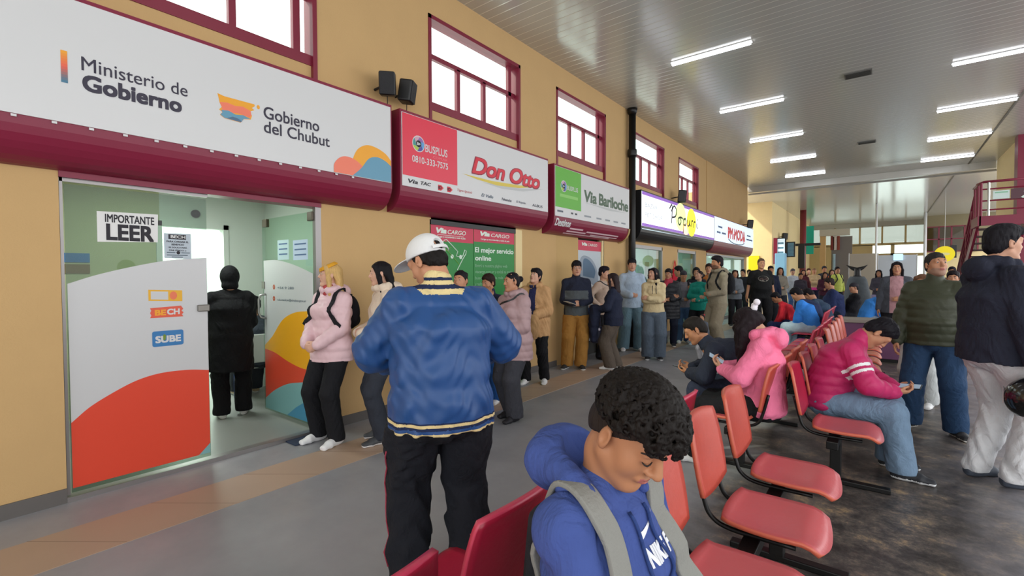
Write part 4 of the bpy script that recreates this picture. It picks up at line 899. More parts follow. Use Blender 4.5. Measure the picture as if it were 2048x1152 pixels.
        for ax in range(3):
            o = [(ax+1) % 3, (ax+2) % 3]; sl0 = [slice(None)]*3; sl1 = [slice(None)]*3; sl0[ax] = slice(0, n[ax]-1); sl1[ax] = slice(1, n[ax])
            a, b = ins[tuple(sl0)], ins[tuple(sl1)]; E = np.argwhere(a != b); fl = a[tuple(E.T)]
            ok = (E[:, o[0]] > 0) & (E[:, o[1]] > 0) & (E[:, o[0]] < n[o[0]]-1) & (E[:, o[1]] < n[o[1]]-1); E, fl = E[ok], fl[ok]
            q = []
            for p, r in ((-1, -1), (0, -1), (0, 0), (-1, 0)):
                e = E.copy(); e[:, o[0]] += p; e[:, o[1]] += r; q.append(idx[tuple(e.T)])
            q = np.stack(q, 1); q[~fl] = q[~fl][:, ::-1]; F.append(q)
        return V, np.concatenate(F)
def quads(name, V, Fq, mats, mi=None, parent=None):
    me = bpy.data.meshes.new(name); me.vertices.add(len(V)); me.vertices.foreach_set('co', np.asarray(V, np.float32).ravel())
    me.loops.add(len(Fq)*4); me.loops.foreach_set('vertex_index', np.asarray(Fq, np.int32).ravel())
    me.polygons.add(len(Fq)); me.polygons.foreach_set('loop_start', np.arange(len(Fq), dtype=np.int32)*4)
    for m in mats: me.materials.append(m)
    if mi is not None: me.polygons.foreach_set('material_index', np.asarray(mi, np.int32))
    me.polygons.foreach_set('use_smooth', np.ones(len(Fq), bool)); me.update(calc_edges=True)
    o = bpy.data.objects.new(name, me); col.objects.link(o); o.parent = parent; return o

# ---------------------------------------------------------------- people
SKIN = {'light': '#c4947a', 'mid': '#b98566', 'tan': '#b07a58', 'pale': '#cfa189'}
def skin(k):
    m = mat('skin_'+k, SKIN[k], .5, noise=.06, nscale=25, spec=.35)
    m.node_tree.nodes['Principled BSDF'].inputs['Subsurface Weight'].default_value = 0
    return m
LIPS = mat('lips', '#a8625a', .45); BROW = mat('eyebrow', '#2a201c', .8); EYEW = mat('eye_white', '#e8e4df', .2); IRIS = mat('iris', '#24170f', .15)
def hairmat(h):
    n = 'hair_'+h
    if n in _mats: return _mats[n]
    m = mat(n, h, .6, spec=.18); nt = m.node_tree; b = nt.nodes['Principled BSDF']
    tc = nt.nodes.new('ShaderNodeTexCoord'); mp = nt.nodes.new('ShaderNodeMapping'); mp.inputs['Scale'].default_value = (90, 90, 14)
    no = nt.nodes.new('ShaderNodeTexNoise'); no.inputs['Scale'].default_value = 2; no.inputs['Detail'].default_value = 5; bp = nt.nodes.new('ShaderNodeBump'); bp.inputs['Strength'].default_value = .6; bp.inputs['Distance'].default_value = .006
    L = nt.links.new; L(tc.outputs['Object'], mp.inputs[0]); L(mp.outputs[0], no.inputs['Vector']); L(no.outputs['Fac'], bp.inputs['Height']); L(bp.outputs[0], b.inputs['Normal'])
    mx = nt.nodes.new('ShaderNodeMix'); mx.data_type = 'RGBA'; c = lin(h); mx.inputs[6].default_value = (*[x*.6 for x in c], 1); mx.inputs[7].default_value = (*[min(1, x*1.35) for x in c], 1)
    L(no.outputs['Fac'], mx.inputs[0]); L(mx.outputs[2], b.inputs['Base Color']); return m
class Fr:
    def __init__(s, R, c, k): s.R, s.c, s.k = R, np.asarray(c, float), k
    def __call__(s, x, y, z): return s.c+s.R@(np.array((x, y, z), float)*s.k)
def rotz(a): c, s = math.cos(a), math.sin(a); return np.array([[c, -s, 0], [s, c, 0], [0, 0, 1]])
def rotx(a): c, s = math.cos(a), math.sin(a); return np.array([[1, 0, 0], [0, c, -s], [0, s, c]])
def roty(a): c, s = math.cos(a), math.sin(a); return np.array([[c, 0, s], [0, 1, 0], [-s, 0, c]])
def head(g, fr, fem=0, wide=1.0, ears=True, down=False, nose=1.0):
    R, k = fr.R, fr.k
    E = lambda c, r, kk=.015, op='u': g.ell(fr(*c), np.array(r)*k, R, kk*k, op)
    K = lambda a, b, ra, rb, kk=.012, op='u': g.cone(fr(*a), fr(*b), ra*k, rb*k, kk*k, op)
    w = wide
    E((0, -.012, .035), (.074*w, .093, .085)); E((0, .03, -.03), (.058*w, .062, .088), .03)
    for s in (-1, 1):
        K((s*.052*w, .0, -.055), (s*.018, .068, -.098), .018*w, .017, .03)
        E((s*.040*w, .054, -.026), (.021, .02, .028), .03)
    E((0, .074, -.1), (.024, .02, .018), .02)
    K((-.036, .078, .032), (.036, .078, .032), .014 if fem else .0165, .014 if fem else .0165, .02)
    for s in (-1, 1): E((s*.032, .099, .012), (.017, .014, .010), .016, 'd')
    K((0, .09, .02), (0, .108*nose, -.02), .0085, .012, .012)
    E((0, .108*nose, -.024), (.0125, .011, .009), .008)
    for s in (-1, 1): E((s*.012, .098, -.027), (.008, .010, .008), .006)
    for s in (-1, 1): E((s*.032, .080, .012), (.0155, .0125, .011), .006)
    E((0, .089, -.057), (.026, .012, .012), .012)
    E((0, .0985, -.0525), (.019, .0065, .0042), .004); E((0, .0975, -.0625), (.017, .0065, .005), .004)
    K((-.022, .1, -.0575), (.022, .1, -.0575), .0025, .0025, .004, 'd')
    if ears:
        for s in (-1, 1):
            Re = R@rotz(s*-.35)
            g.ell(fr(s*.081*w, -.008, -.004), np.array((.009, .019, .031))*k, Re, .006*k); g.ell(fr(s*.09*w, -.004, .0), np.array((.007, .010, .018))*k, Re, .004*k, 'd')
            g.ell(fr(s*.078*w, -.002, -.026), np.array((.007, .010, .011))*k, Re, .005*k)
def hand(g, w, d, n, side, k, curl=.5, spread=1.0, thumb=.6, pinch=0):
    d = nrm(d); n = nrm(np.asarray(n, float)-d*(np.asarray(n, float)@d)); s = np.cross(d, n)*side
    P = lambda a, b, c: w+k*(d*a+s*b+n*c)
    R = np.stack([s, d, n], 1)
    g.ell(P(.05, 0, 0), np.array((.041, .054, .017))*k, R, .012*k); g.ell(P(.035, .022, .008), np.array((.02, .033, .015))*k, R, .012*k)
    g.cone(w-d*.04*k, P(.02, 0, 0), .027*k, .026*k, .02*k)
    for b, L, b2 in ((.031, .074, .04), (.0105, .082, .0135), (-.0105, .076, -.0135), (-.030, .06, -.038)):
        p = P(.088 if abs(b) < .02 else .083, b, 0); a = curl*.75; q = p; ln = (L*.45, L*.32, L*.23)
        for i, l in enumerate(ln):
            e = d*math.cos(a)+n*math.sin(a)+s*(b2-b)*spread*4*(1 if i == 0 else .3); nx = q+nrm(e)*l*k
            g.cone(q, nx, (.0092-.0009*i)*k, (.0086-.0010*i)*k, .005*k); q = nx; a += curl*1.05
    p = P(.022, .032, .006); q = P(.052, .058-.02*thumb, .012+.02*thumb); r = P(.083, .062-.035*thumb, .018+.03*thumb)
    g.cone(p, q, .0135*k, .011*k, .01*k); g.cone(q, r, .0108*k, .0085*k, .004*k)
def ik(a, c, l1, l2, pole):
    a, c = np.asarray(a, float), np.asarray(c, float); d = c-a; L = np.linalg.norm(d); m = (l1+l2)*.998
    if L > m: c = a+d/L*m; L = m
    d = nrm(c-a); x = (l1*l1-l2*l2+L*L)/(2*L); h = math.sqrt(max(l1*l1-x*x, 0)); p = np.asarray(pole, float); p = nrm(p-d*(p@d))
    return a+d*x+p*h, c
ARMS = {  # wrist target (side x, y, z), elbow pole (side x, y, z), hand direction or None, palm normal (side x, y, z), curl
    'down': ((.27, .05, .80), (.5, -1, .1), None, (-1, .1, 0), .35), 'side': ((.31, .0, .83), (.6, -1, .1), None, (-1, .2, 0), .4),
    'clasp': ((.075, .25, .98), (.75, -.6, -.6), (-.75, .35, -.3), (-.2, -1, .1), .7), 'clasplow': ((.07, .24, .87), (.8, -.6, -.3), (-.6, .3, -.7), (-.3, -1, 0), .6),
    'phone': ((.10, .33, 1.14), (.5, -.4, -1), (-.35, .7, .6), (-.3, -.4, .9), .75), 'read': ((.10, .36, 1.10), (.8, -.3, -1), (-.4, .8, .2), (-.5, .1, .8), .7),
    'cross': ((-.10, .22, 1.17), (1, .1, -.8), (-1, .05, .1), (0, -1, 0), .4), 'crossb': ((-.08, .19, 1.12), (1, .2, -.8), (-1, .1, .15), (0, -1, 0), .4),
    'hip': ((.20, .05, 1.03), (1, -.6, 0), (-.6, .6, -.3), (-.6, -.6, -.3), .5), 'pocket': ((.235, .10, .88), (.8, -1, 0), (-.25, .1, -1), (-1, 0, 0), .5),
    'face': ((.085, .17, 1.44), (.6, .4, -1), (-.2, -.1, 1), (-.2, -1, .1), .25), 'belly': ((.06, .24, 1.06), (.55, -.4, -1), (-1, .2, 0), (0, -1, 0), .5),
    'carry': ((.16, .30, 1.08), (.7, -.8, -.6), (-.2, .9, .2), (-.3, 0, 1), .7), 'strap': ((.14, .19, 1.30), (.8, .1, -1), (-.5, -.2, .9), (0, -1, 0), 1.2)}
HALL = {}
def person(tagname, label, pos, face, H=1.7, g=1.0, fem=0, h=.012, sit=None, lean=0, feet=((-.1, 0), (.1, .0)), fyaw=(8, -8), arms=('down', 'down'), look=(0, 0), sk='mid',
           top=('sweater', '#444444', .02, .80), puff=0, hood=False, collar=.0, pants=('#222222', .012, .0), shoes=('#222222', '#e8e8e8'), hair=('short', '#151110'), extra=None,
           topcol=None, topmats=None, pantcol=None, pantmats=None, fold=.004, bust=0, group='people in the terminal', wide=1.0, shortsleeve=False, noseL=1.0, cuff=None, skirt=None, hemflat=True, legspread=.12, kneeup=0, twist=0, sleeve=0.0, beard=None, hip=None, lookroll=0, eyes=True, belly=0):
    """builds one person: body, clothing, hair and shoes as children of one empty standing on the floor"""
    k = H/1.75; root = empty('person', (pos[0], pos[1], pos[2] if len(pos) > 2 else 0), math.radians(face-90), label, 'person', group)
    sw = (.142 if fem else .158)*g**.5; hw = (.158 if fem else .154)*g; cw = (.142 if fem else .156)*g; ww = (.128 if fem else .142)*g
    cdp = (.105 if fem else .116)*g; wd = (.098 if fem else .112)*g; hd = .115*g
    la = math.radians(lean)
    dirv = lambda a: A3(0, math.sin(a), math.cos(a))
    zs = 0
    P = A3(0, 0, .935) if sit is None else A3(0, 0, sit/k+.10)
    if sit is None: P[1] = -.06*math.sin(la)*3
    Wst = P+dirv(la*.5)*.14; C = Wst+dirv(la)*.20; N = C+dirv(la*1.25)*.205
    xa = rotz(math.radians(twist))@A3(1, 0, 0)
    S = {s: N-dirv(la*1.2)*.088+xa*s*sw+A3(0, -.005, 0) for s in (-1, 1)}
    yaw_, pit = math.radians(look[0]), math.radians(look[1])
    Rh = rotz(yaw_)@rotx(-pit)@roty(math.radians(lookroll))
    Nt = N+dirv(la*.7+pit*.35)*.055; hk = .97 if not fem else .945
    hc = Nt+Rh@A3(0, .022, .098)*hk
    J = dict(P=P, W=Wst, C=C, N=N, S=S, hc=hc, k=k, root=root)
    E, Wr, hd_ = {}, {}, {}
    for i, s in ((0, -1), (1, 1)):
        a = arms[i]; a = ARMS[a] if isinstance(a, str) else a
        t = A3(a[0][0]*s, a[0][1], a[0][2])
        if sit is not None and isinstance(arms[i], str): t = t+A3(0, P[1], P[2]-.935)
        if isinstance(arms[i], str): t = t+(C-A3(0, 0, P[2]+.34))*A3(1, .9, 0)
        E[s], Wr[s] = ik(S[s], t, .285, .25, A3(a[1][0]*s, a[1][1], a[1][2]))
        dd = nrm(Wr[s]-E[s]) if a[2] is None else nrm(A3(a[2][0]*s, a[2][1], a[2][2]))
        hd_[s] = (dd, A3(a[3][0]*s, a[3][1], a[3][2]), a[4])
    hip, kn, an, fd = {}, {}, {}, {}
    for i, s in ((0, -1), (1, 1)):
        hip[s] = P+A3(s*.09*g, 0, -.02)
        if sit is None: f = feet[i]; tgt = A3(f[0], f[1], .085+(f[2] if len(f) > 2 else 0)); pole = A3(s*.1, 1, 0)
        else:
            f = feet[i] if feet != ((-.1, 0), (.1, .0)) else (s*legspread, .50); tgt = A3(f[0], f[1], .085); pole = A3(s*.15, .7, 1)
        kn[s], an[s] = ik(hip[s], tgt, .44, .43, pole); fa = math.radians(fyaw[i]); fd[s] = A3(-math.sin(fa), math.cos(fa), 0)
    for d in (S, E, Wr, hip, kn, an):
        for s in d: d[s] = d[s]*k
    P, Wst, C, N, Nt, hc = [q*k for q in (P, Wst, C, N, Nt, hc)]
    J.update(P=P, W=Wst, C=C, N=N, Nt=Nt, hc=hc, S=S, E=E, Wr=Wr, hip=hip, kn=kn, an=an, fd=fd, Rh=Rh, hk=hk*k, hd=hd_)
    fr = Fr(Rh, hc, hk*k); J['fr'] = fr
    allp = [P, N, hc+A3(0, 0, .14*k), hc+A3(0, .13*k, 0), hc-A3(0, .13*k, 0)]+[d[s] for d in (S, E, Wr, kn, an) for s in d]
    lo = np.min(allp, 0)-.26*k; hi = np.max(allp, 0)+.26*k; lo[2] = max(lo[2], -.02)
    # ---- body
    f = Field(lo, hi, h)
    f.loft([(P-A3(0, 0, .06*k), hw*k*.85, hd*k*.8), (Wst, ww*k*.85, wd*k*.8), (C, cw*k*.88, cdp*k*.8), (N-A3(0, 0, .05*k), .11*k, .06*k)], xa, .03)
    f.cone(N-A3(0, 0, .03*k), Nt+Rh@A3(0, .0, .03)*k, .058*k*(.85 if fem else 1)*g**.5, .051*k*(.85 if fem else 1)*g**.5, .02)
    f.cone(Nt, hc+Rh@A3(0, -.005, -.06)*k, .05*k*(.85 if fem else 1), .048*k*(.88 if fem else 1), .02)
    for s in (-1, 1):
        f.cone(N-A3(0, 0, .05*k), S[s], .045*k, .05*k, .02); f.cone(S[s], E[s], .045*k, .038*k, .01)
        f.cone(E[s], Wr[s], .038*k, .027*k, .01)
        hand(f, Wr[s], hd_[s][0], hd_[s][1], s, k*.97, hd_[s][2])
        f.cone(hip[s], kn[s], .07*k*g, .05*k, .02); f.cone(kn[s], an[s], .05*k, .035*k, .01)
    head(f, fr, fem, wide, down=False, nose=noseL)
    V, Q = f.mesh(); cen = V[Q].mean(1); q = (cen-hc)@Rh/fr.k
    mi = np.zeros(len(Q), int); m_ = [skin(sk), LIPS]
    lipm = (np.abs(q[:, 0]) < .021) & (q[:, 2] < -.049) & (q[:, 2] > -.0675) & (q[:, 1] > .09)
    mi[lipm] = 1
    if beard:
        m_.append(mat('stubble_'+beard, beard, .7)); bm_ = (q[:, 1] > .0) & (q[:, 2] < -.045) & (q[:, 2] > -.13) & ~lipm & (q[:, 2] < -.03-.35*(.09-q[:, 1])); mi[bm_] = 2
    body = quads('body', V, Q, m_, mi, root); J['body'] = body
    # ---- face parts
    if eyes == 'closed':
        for s in (-1, 1):
            e = MB(); e.tube([fr(s*x, y, z) for x, y, z in ((.018, .0905, .007), (.025, .0925, .0025), (.034, .0925, .001), (.041, .089, .003), (.047, .083, .007))], [.0012*fr.k, .002*fr.k, .0022*fr.k, .002*fr.k, .0012*fr.k], 6); e.build('eyelashes', BROW, body, smooth=True)
            e = MB(); e.tube([fr(s*x, y, z) for x, y, z in ((.012, .0945, .029), (.022, .096, .033), (.036, .092, .037), (.05, .079, .034), (.056, .071, .029))], [.003*fr.k, .0045*fr.k, .0048*fr.k, .0036*fr.k, .0015*fr.k], 7); e.build('eyebrow', BROW, body, smooth=True)
    elif eyes and h < .02:
        for s in (-1, 1):
            b = MB(); b.sphere((0, 0, 0), .0105*fr.k, 10, 8)
            v = [fr.R@np.array(p)+fr(s*.032, .0825, .0125) for p in b.v]
            b2 = MB(); b2.v = [tuple(p) for p in v]; b2.f = b.f
            cc = np.array([np.mean([b.v[i] for i in fc], 0) for fc in b.f]); d = A3(0, 1, -.25); d = d/np.linalg.norm(d)
            b2.mi = [1 if (c_@d)/np.linalg.norm(c_) > .83 else 0 for c_ in cc]
            b2.build('eye', [EYEW, IRIS], body, smooth=True)
            e = MB(); e.tube([fr(s*x, y, z) for x, y, z in ((.014, .0935, .031), (.03, .0925, .036), (.05, .076, .031))], [.003*fr.k, .0042*fr.k, .002*fr.k], 6)
            e.build('eyebrow', BROW if not hair or hair[1] != '#c9a56a' else mat('brow_fair', '#8a6a45', .8), body, smooth=True)
    # ---- trousers
    ph, pt, fl = pants; f = Field(np.minimum(lo, 0), hi*A3(1, 1, .75)+A3(0, 0, 0) if sit is None else hi, h)
    f.loft([(P-A3(0, 0, .07*k), (hw+pt)*k, (hd+pt)*k), (Wst-A3(0, 0, .02*k), (ww+pt)*k, (wd+pt)*k)], xa, .03)
    for s in (-1, 1):
        f.cone(hip[s], kn[s], (.083*g+pt)*k, (.058+pt+fl*.5)*k, .02); f.cone(kn[s], an[s]+A3(0, 0, -.01), (.058+pt+fl*.5)*k, (.045+pt+fl)*k, .02)
    f.folds(fold*1.2, len(label)*.7)
    if sit is None: f.plane((0, 0, -1), -.045)
    else: f.plane((0, 0, -1), -.06)
    f.plane((0, 0, 1), min(Wst[2]+.03*k, (top[3]+.012)*k if sit is None else 9))
    V, Q = f.mesh(); cen = V[Q].mean(1)
    J['trousers'] = quads('trousers', V, Q, pantmats or [cloth(ph)], pantcol(cen, J) if pantcol else None, root)
    # ---- top
    nm, tc, t, hem = top
    f = Field(lo-.02, hi+.02, h); hem_z = hem*k if sit is None else P[2]-.05*k
    hc_ = A3(P[0], P[1], hem_z) if sit is None else P-dirv(la*.3)*.04*k
    wv = (puff, .075*k) if puff else None
    hwf = hip if hip else 1.0
    base = [(hc_, (hw+t)*k*1.02, (hd+t)*k*1.02), (P+A3(0, 0, .02*k), (hw+t)*k, (hd+t)*k)] if sit is None and hem < .86 else [(hc_, (hw+t)*k, (hd+t)*k)]
    f.loft(base+[(Wst+A3(0, belly*k*.5, 0), (ww+t+belly*.3)*k, (wd+t+belly)*k), (C, (cw+t)*k, (cdp+t)*k), (N-dirv(la)*.098*k, (sw*.84+t*.4)*k, (.084*g**.5+t*.6)*k)], xa, .03, wave=wv)
    if bust: 
        for s in (-1, 1): f.ell(C+A3(s*.065*k, (cdp*.72+t)*k, .015*k), A3(.065, .05, .06)*k, None, .04)
    if sit is None: f.plane((0, 0, -1), -hem_z)
    tn = t*.6+sleeve
    for s in (-1, 1):
        f.cone(N-A3(0, 0, .03*k), S[s], (.046+t*.3)*k, (.052+t*.5)*k, .035)
        if shortsleeve: f.cone(S[s], S[s]+(E[s]-S[s])*.75, (.058+tn)*k, (.056+tn)*k, .02); continue
        f.cone(S[s], E[s], (.049+tn*.92)*k*g**.4, (.047+tn)*k*g**.4, .025, wave=wv); f.cone(E[s], Wr[s]-nrm(Wr[s]-E[s])*.005, (.048+tn)*k, (.034+tn*.8)*k, .02, wave=wv)
        if cuff: f.cone(Wr[s]-nrm(Wr[s]-E[s])*.05*k, Wr[s]+nrm(Wr[s]-E[s])*.01*k, .036*k, .036*k, .0)
    if collar: f.loft([(N-dirv(la)*.02*k, .075*k, .072*k), (N+dirv(la+pit*.3)*collar*k, .066*k, .066*k)], A3(1, 0, 0), .015)
    if hood:
        pts = [N+rotz(math.radians(a))@A3(0, .085, 0)*k+dirv(la)*(.005+.035*(1-math.cos(math.radians(a)))*.5)*k for a in np.linspace(25, 335, 9)]
        for a, b in zip(pts, pts[1:]): f.cone(a, b, .034*k, .034*k, .02)
        f.ell(N-dirv(la+1.57)*.13*k-A3(0, 0, .02*k), A3(.105, .06, .085)*k, rotx(-la), .03)
    f.folds(fold, len(label)*.37)
    V, Q = f.mesh(); cen = V[Q].mean(1)
    J['top'] = quads(nm, V, Q, topmats or [shell(tc) if puff else cloth(tc)], topcol(cen, J) if topcol else None, root)
    # ---- shoes
    for s in (-1, 1):
        a = an[s]; d = fd[s]; up = A3(0, 0, 1); z0 = a[2]-.085*k; B = lambda y, z: A3(a[0], a[1], z0)+(d*y+up*z)*k
        f = Field(np.minimum(B(-.09, 0), B(.24, 0))-A3(.07, .07, .02), np.maximum(B(-.09, .14), B(.24, .14))+A3(.07, .07, .0), min(h, .008))
        sx = np.cross(d, up)
        f.loft([(B(-.055, .035), .034*k, .032*k), (B(.03, .04), .038*k, .038*k), (B(.11, .033), .046*k, .032*k), (B(.185, .024), .04*k, .024*k)], sx, .02)
        f.cone(B(-.01, .05), B(0, .095), .045*k, .042*k, .03); f.cone(B(.02, .07), B(.1, .045), .03*k, .03*k, .02)
        f.plane((0, 0, -1), -z0)
        f.plane((0, 0, 1), z0+.105*k)
        V, Q = f.mesh(); cz = V[Q].mean(1)[:, 2]-z0
        quads('shoe', V, Q, [mat('shoe_'+shoes[0], shoes[0], .6, noise=.08, bump=.1, bscale=120), mat('sole_'+shoes[1], shoes[1], .6)], (cz < .024*k).astype(int), root)
    # ---- hair
    if hair: do_hair(J, hair, root, h, fem)
    if extra: extra(J)
    HALL[tagname] = J
    return J
def do_hair(J, hair, root, h, fem):
    st, hx = hair[0], hair[1]; L = hair[2] if len(hair) > 2 else .3; fr = J['fr']; hh = min(h, .009)/fr.k*1.05
    f = Field((-.2, -.24, -.16-L if 'long' in st else -.2), (.2, .19, .24), hh)
    if st in ('hoodup',): return
    cut = lambda nx, c: f.plane((0, nx, -1), c)
    if st == 'crop':
        f.ell((0, -.012, .037), (.0762, .0955, .0872)); f.ell((0, -.034, -.012), (.0705, .077, .072), None, .02); f.ell((0, .0, .078), (.062, .082, .048), None, .03)
        gx, gy, gz = f.ax[0][:, None, None], f.ax[1][None, :, None], f.ax[2][None, None, :]
        f.f = np.maximum(f.f, ((.85*gy-gz-.006+.004*np.sin(120*gx)+.012*np.exp(-((np.abs(gx)-.05)/.014)**2)*(gy > .03)-.028*np.exp(-((gy-.022)/.014)**2))*.75).astype(np.float32))
    elif st == 'buzz':
        f.ell((0, -.012, .037), (.0775, .097, .088)); f.ell((0, -.03, -.01), (.073, .08, .075), None, .02); f.plane((0, .75, -1), -.004)
    elif st in ('short', 'fringe', 'curly', 'tall', 'bun', 'tightbun', 'pony', 'cap', 'beanie'):
        t = {'short': 1., 'fringe': 1.03, 'curly': 1.05, 'tall': 1.0, 'bun': .99, 'tightbun': .97, 'pony': .97, 'cap': .97, 'beanie': .97}[st]
        f.ell((0, -.012, .037), (.0785*t, .098*t, .0885*t)); f.ell((0, -.038, -.01), (.0735*t, .076*t, .073), None, .02)
        if st in ('short', 'fringe', 'tall', 'curly'): f.ell((0, -.004, .075), (.077, .099, .068), None, .03)
        gx, gy, gz = f.ax[0][:, None, None], f.ax[1][None, :, None], f.ax[2][None, None, :]
        f.f += (.0038*np.sin(90*gx+30*np.sin(35*gy)+20*gz)*np.sin(75*gy-60*gz+25*gx)+.002*np.sin(190*gx+40*gy)*np.sin(160*gy+90*gz)).astype(np.float32)
        f.f = np.maximum(f.f, ((.85*gy-gz-.002+.007*np.sin(95*gx)*np.sin(30*gy+50*gz)-.030*np.exp(-((gy-.022)/.016)**2)-.012*np.exp(-((gy+.05)/.03)**2))*.75).astype(np.float32))
        if st in ('fringe', 'curly'):
            for x in np.linspace(-.055, .055, 7): f.cone((x*.9, .06, .095), (x*1.05, .094-abs(x)*.35, .058+.012*math.sin(x*160)), .022, .012, .012)
        if st == 'tall': f.ell((0, .02, .095), (.068, .085, .045), None, .03); f.cone((-.04, .08, .085), (.045, .08, .09), .02, .022, .02)
        if st in ('bun', 'tightbun'): f.ell((0, -.125, .065 if st == 'bun' else .03), (.042, .038, .04), None, .01)
        if st == 'pony': f.cone((0, -.1, .06), (0, -.15, .02), .022, .03, .02); f.cone((0, -.15, .02), (0, -.15, -.13), .03, .015, .02)
        if st == 'curly':
            rg = np.random.RandomState(3)
            for i in range(420):
                th = rg.uniform(0, 6.283); ph = rg.uniform(-.2, 1.57); d = A3(math.cos(ph)*math.cos(th), math.cos(ph)*math.sin(th), math.sin(ph))
                c = A3(0, -.01, .045)+d*A3(.083, .103, .092)*rg.uniform(.98, 1.06)
                if c[2]-.85*c[1] < .012 and not (c[1] > .05 and c[2] > .062 and c[2]-.6*c[1] > .01): continue
                e = np.cross(d, rg.normal(size=3)); e = nrm(e)*rg.uniform(.008, .018); f.cone(c-e, c+e+d*.004, rg.uniform(.006, .01), rg.uniform(.005, .009), .004)
    elif 'long' in st:
        f.ell((0, -.014, .04), (.083, .104, .09)); f.ell((0, -.04, -.01), (.08, .078, .085), None, .02); f.plane((0, .85, -1), -.004)
        for s in (-1, 1):
            f.cone((s*.06, .05, .08), (s*.083, .02, -.04), .024, .022, .02); f.cone((s*.083, .02, -.04), (s*.088, .0 if 'front' not in st else .07, -.1-L*.75), .026, .02, .02)
        f.loft([((0, -.06, .06), .08, .05), ((0, -.085, -.06), .092, .045), ((0, -.11, -.1-L*.5), .10, .036), ((0, -.115, -.1-L), .085, .02)], (1, 0, 0), .02)
        if 'fringe' in st:
            for x in np.linspace(-.05, .05, 6): f.cone((x, .06, .095), (x, .092-abs(x)*.3, .05), .02, .012, .012)
    X, Y, Z = f.ax[0][:, None, None], f.ax[1][None, :, None], f.ax[2][None, None, :]
    f.f += (.0018*np.sin(46*np.arctan2(X, Y+.02)+20*Z)*(1 if st != 'curly' else .3)).astype(np.float32)
    V, Q = f.mesh(); V = J['hc']+(V*fr.k)@J['Rh'].T
    quads('hair', V, Q, [hairmat(hx)], None, root)
def onhead(J, name, m, fn, lo=(-.2, -.26, -.2), hi=(.2, .26, .26), h=.006):
    f = Field(lo, hi, h); mi = fn(f); V, Q = f.mesh(); fr = J['fr']
    idx = mi(V[Q].mean(1)) if callable(mi) else None
    return quads(name, J['hc']+(V*fr.k)@J['Rh'].T, Q, m if isinstance(m, list) else [m], idx, J['root'])
def capfn(f):
    f.ell((0, -.012, .045), (.088, .108, .096)); f.plane((0, .12, -1), -.035)
def glasses(J, h='#c9b9a0'):
    b = MB(); fr = J['fr']
    for s in (-1, 1):
        b.tube([fr(s*.032+.022*math.cos(a), .104, .012+.017*math.sin(a)) for a in np.linspace(0, 6.2832, 17)], .0015, 6); b.tube([fr(s*.054, .102, .016), fr(s*.078, .05, .016), fr(s*.082, -.01, .012)], .0014, 6)
    b.tube([fr(-.01, .105, .015), fr(.01, .105, .015)], .0015, 6); return b.build('glasses', mat('glasses_'+h, h, .3, metal=.5), J['root'])
def world(J, p):
    r = J['root']; a = r.rotation_euler.z; return np.array(r.location)+rotz(a)@np.asarray(p, float)
def local_mesh(J, name, m, fn, lo, hi, h=.008, parent='self', label=None, cat=None, group=None):
    """implicit mesh built in the person's own frame; a thing of its own when a label is given"""
    f = Field(lo, hi, h); mi = fn(f); V, Q = f.mesh(); idx = mi(V[Q].mean(1)) if callable(mi) else None
    if label:
        r = empty(name, tuple(J['root'].location), J['root'].rotation_euler.z, label, cat, group)
        quads('shell', V, Q, m if isinstance(m, list) else [m], idx, r); return r
    return quads(name, V, Q, m if isinstance(m, list) else [m], idx, J['root'])
def box_thing(J, name, c, half, R, m, label, cat, group=None, screen=None):
    r = empty(name, tuple(J['root'].location), J['root'].rotation_euler.z, label, cat, group)
    c = np.asarray(c, float); b = MB(); b.box(-half[0], half[0], -half[1], half[1], -half[2], half[2]); b.v = [tuple(c+R@np.array(p)) for p in b.v]; b.build('case', m, r, bevel=min(half)*.6)
    if screen: b = MB(); b.box(-half[0]*.9, half[0]*.9, -half[1]*.93, half[1]*.93, half[2], half[2]+.0008); b.v = [tuple(c+R@np.array(p)) for p in b.v]; b.build('display', screen, r)
    return r
def phone(J, side, label, lit='#9fb4c8', off=(.03, .055, .025)):
    w_ = J['Wr'][side]; d, n = J['hd'][side][0], J['hd'][side][1]; d = nrm(d); n = nrm(n-d*(n@d)); s = np.cross(d, n)
    R = np.stack([s, d, n], 1)
    return box_thing(J, 'phone', w_+(d*.10+n*.022)*J['k'], (.036, .075, .0045), R, BLACKP, label, 'phone', 'phones in hands', mat('phone_screen', lit, .2, emit=.3))
def backpack(J, h, label, s=1.0, straps=True):
    k = J['k']; C, N, S = J['C'], J['N'], J['S']
    back = C[1]-.17*k
    def fn(f):
        f.ell((C[0], back-.06*k, C[2]-.02*k), A3(.15, .085, .21)*k*s, None, .01); f.ell((C[0], back-.11*k, C[2]-.10*k), A3(.11, .05, .09)*k*s, None, .02)
    r = local_mesh(J, 'backpack', cloth(h), fn, C+A3(-.3, -.6, -.4)*k, C+A3(.3, .05, .4)*k, .01, label=label, cat='backpack', group='backpacks worn in the terminal')
    if straps:
        for q in (-1, 1):
            pts = snap(J['top'], spline([(q*.09*k, back+.01, C[2]+.14*k), (q*.11*k, N[1]-.05*k, N[2]+.0*k), (q*.12*k, N[1]+.05*k, N[2]-.0*k), (q*.12*k, N[1]+.10*k, N[2]-.08*k), (q*.125*k, C[1]+.15*k, C[2]+.02*k), (q*.155*k, C[1]+.06*k, C[2]-.13*k)], 4), lambda p: A3(p[0]*.5, C[1], min(p[2], N[2]-.09*k)), .008)
            ribbon(pts, [A3(1, 0, 0)]*len(pts), .045*k, .012, 'strap', cloth(h), r)
    return r
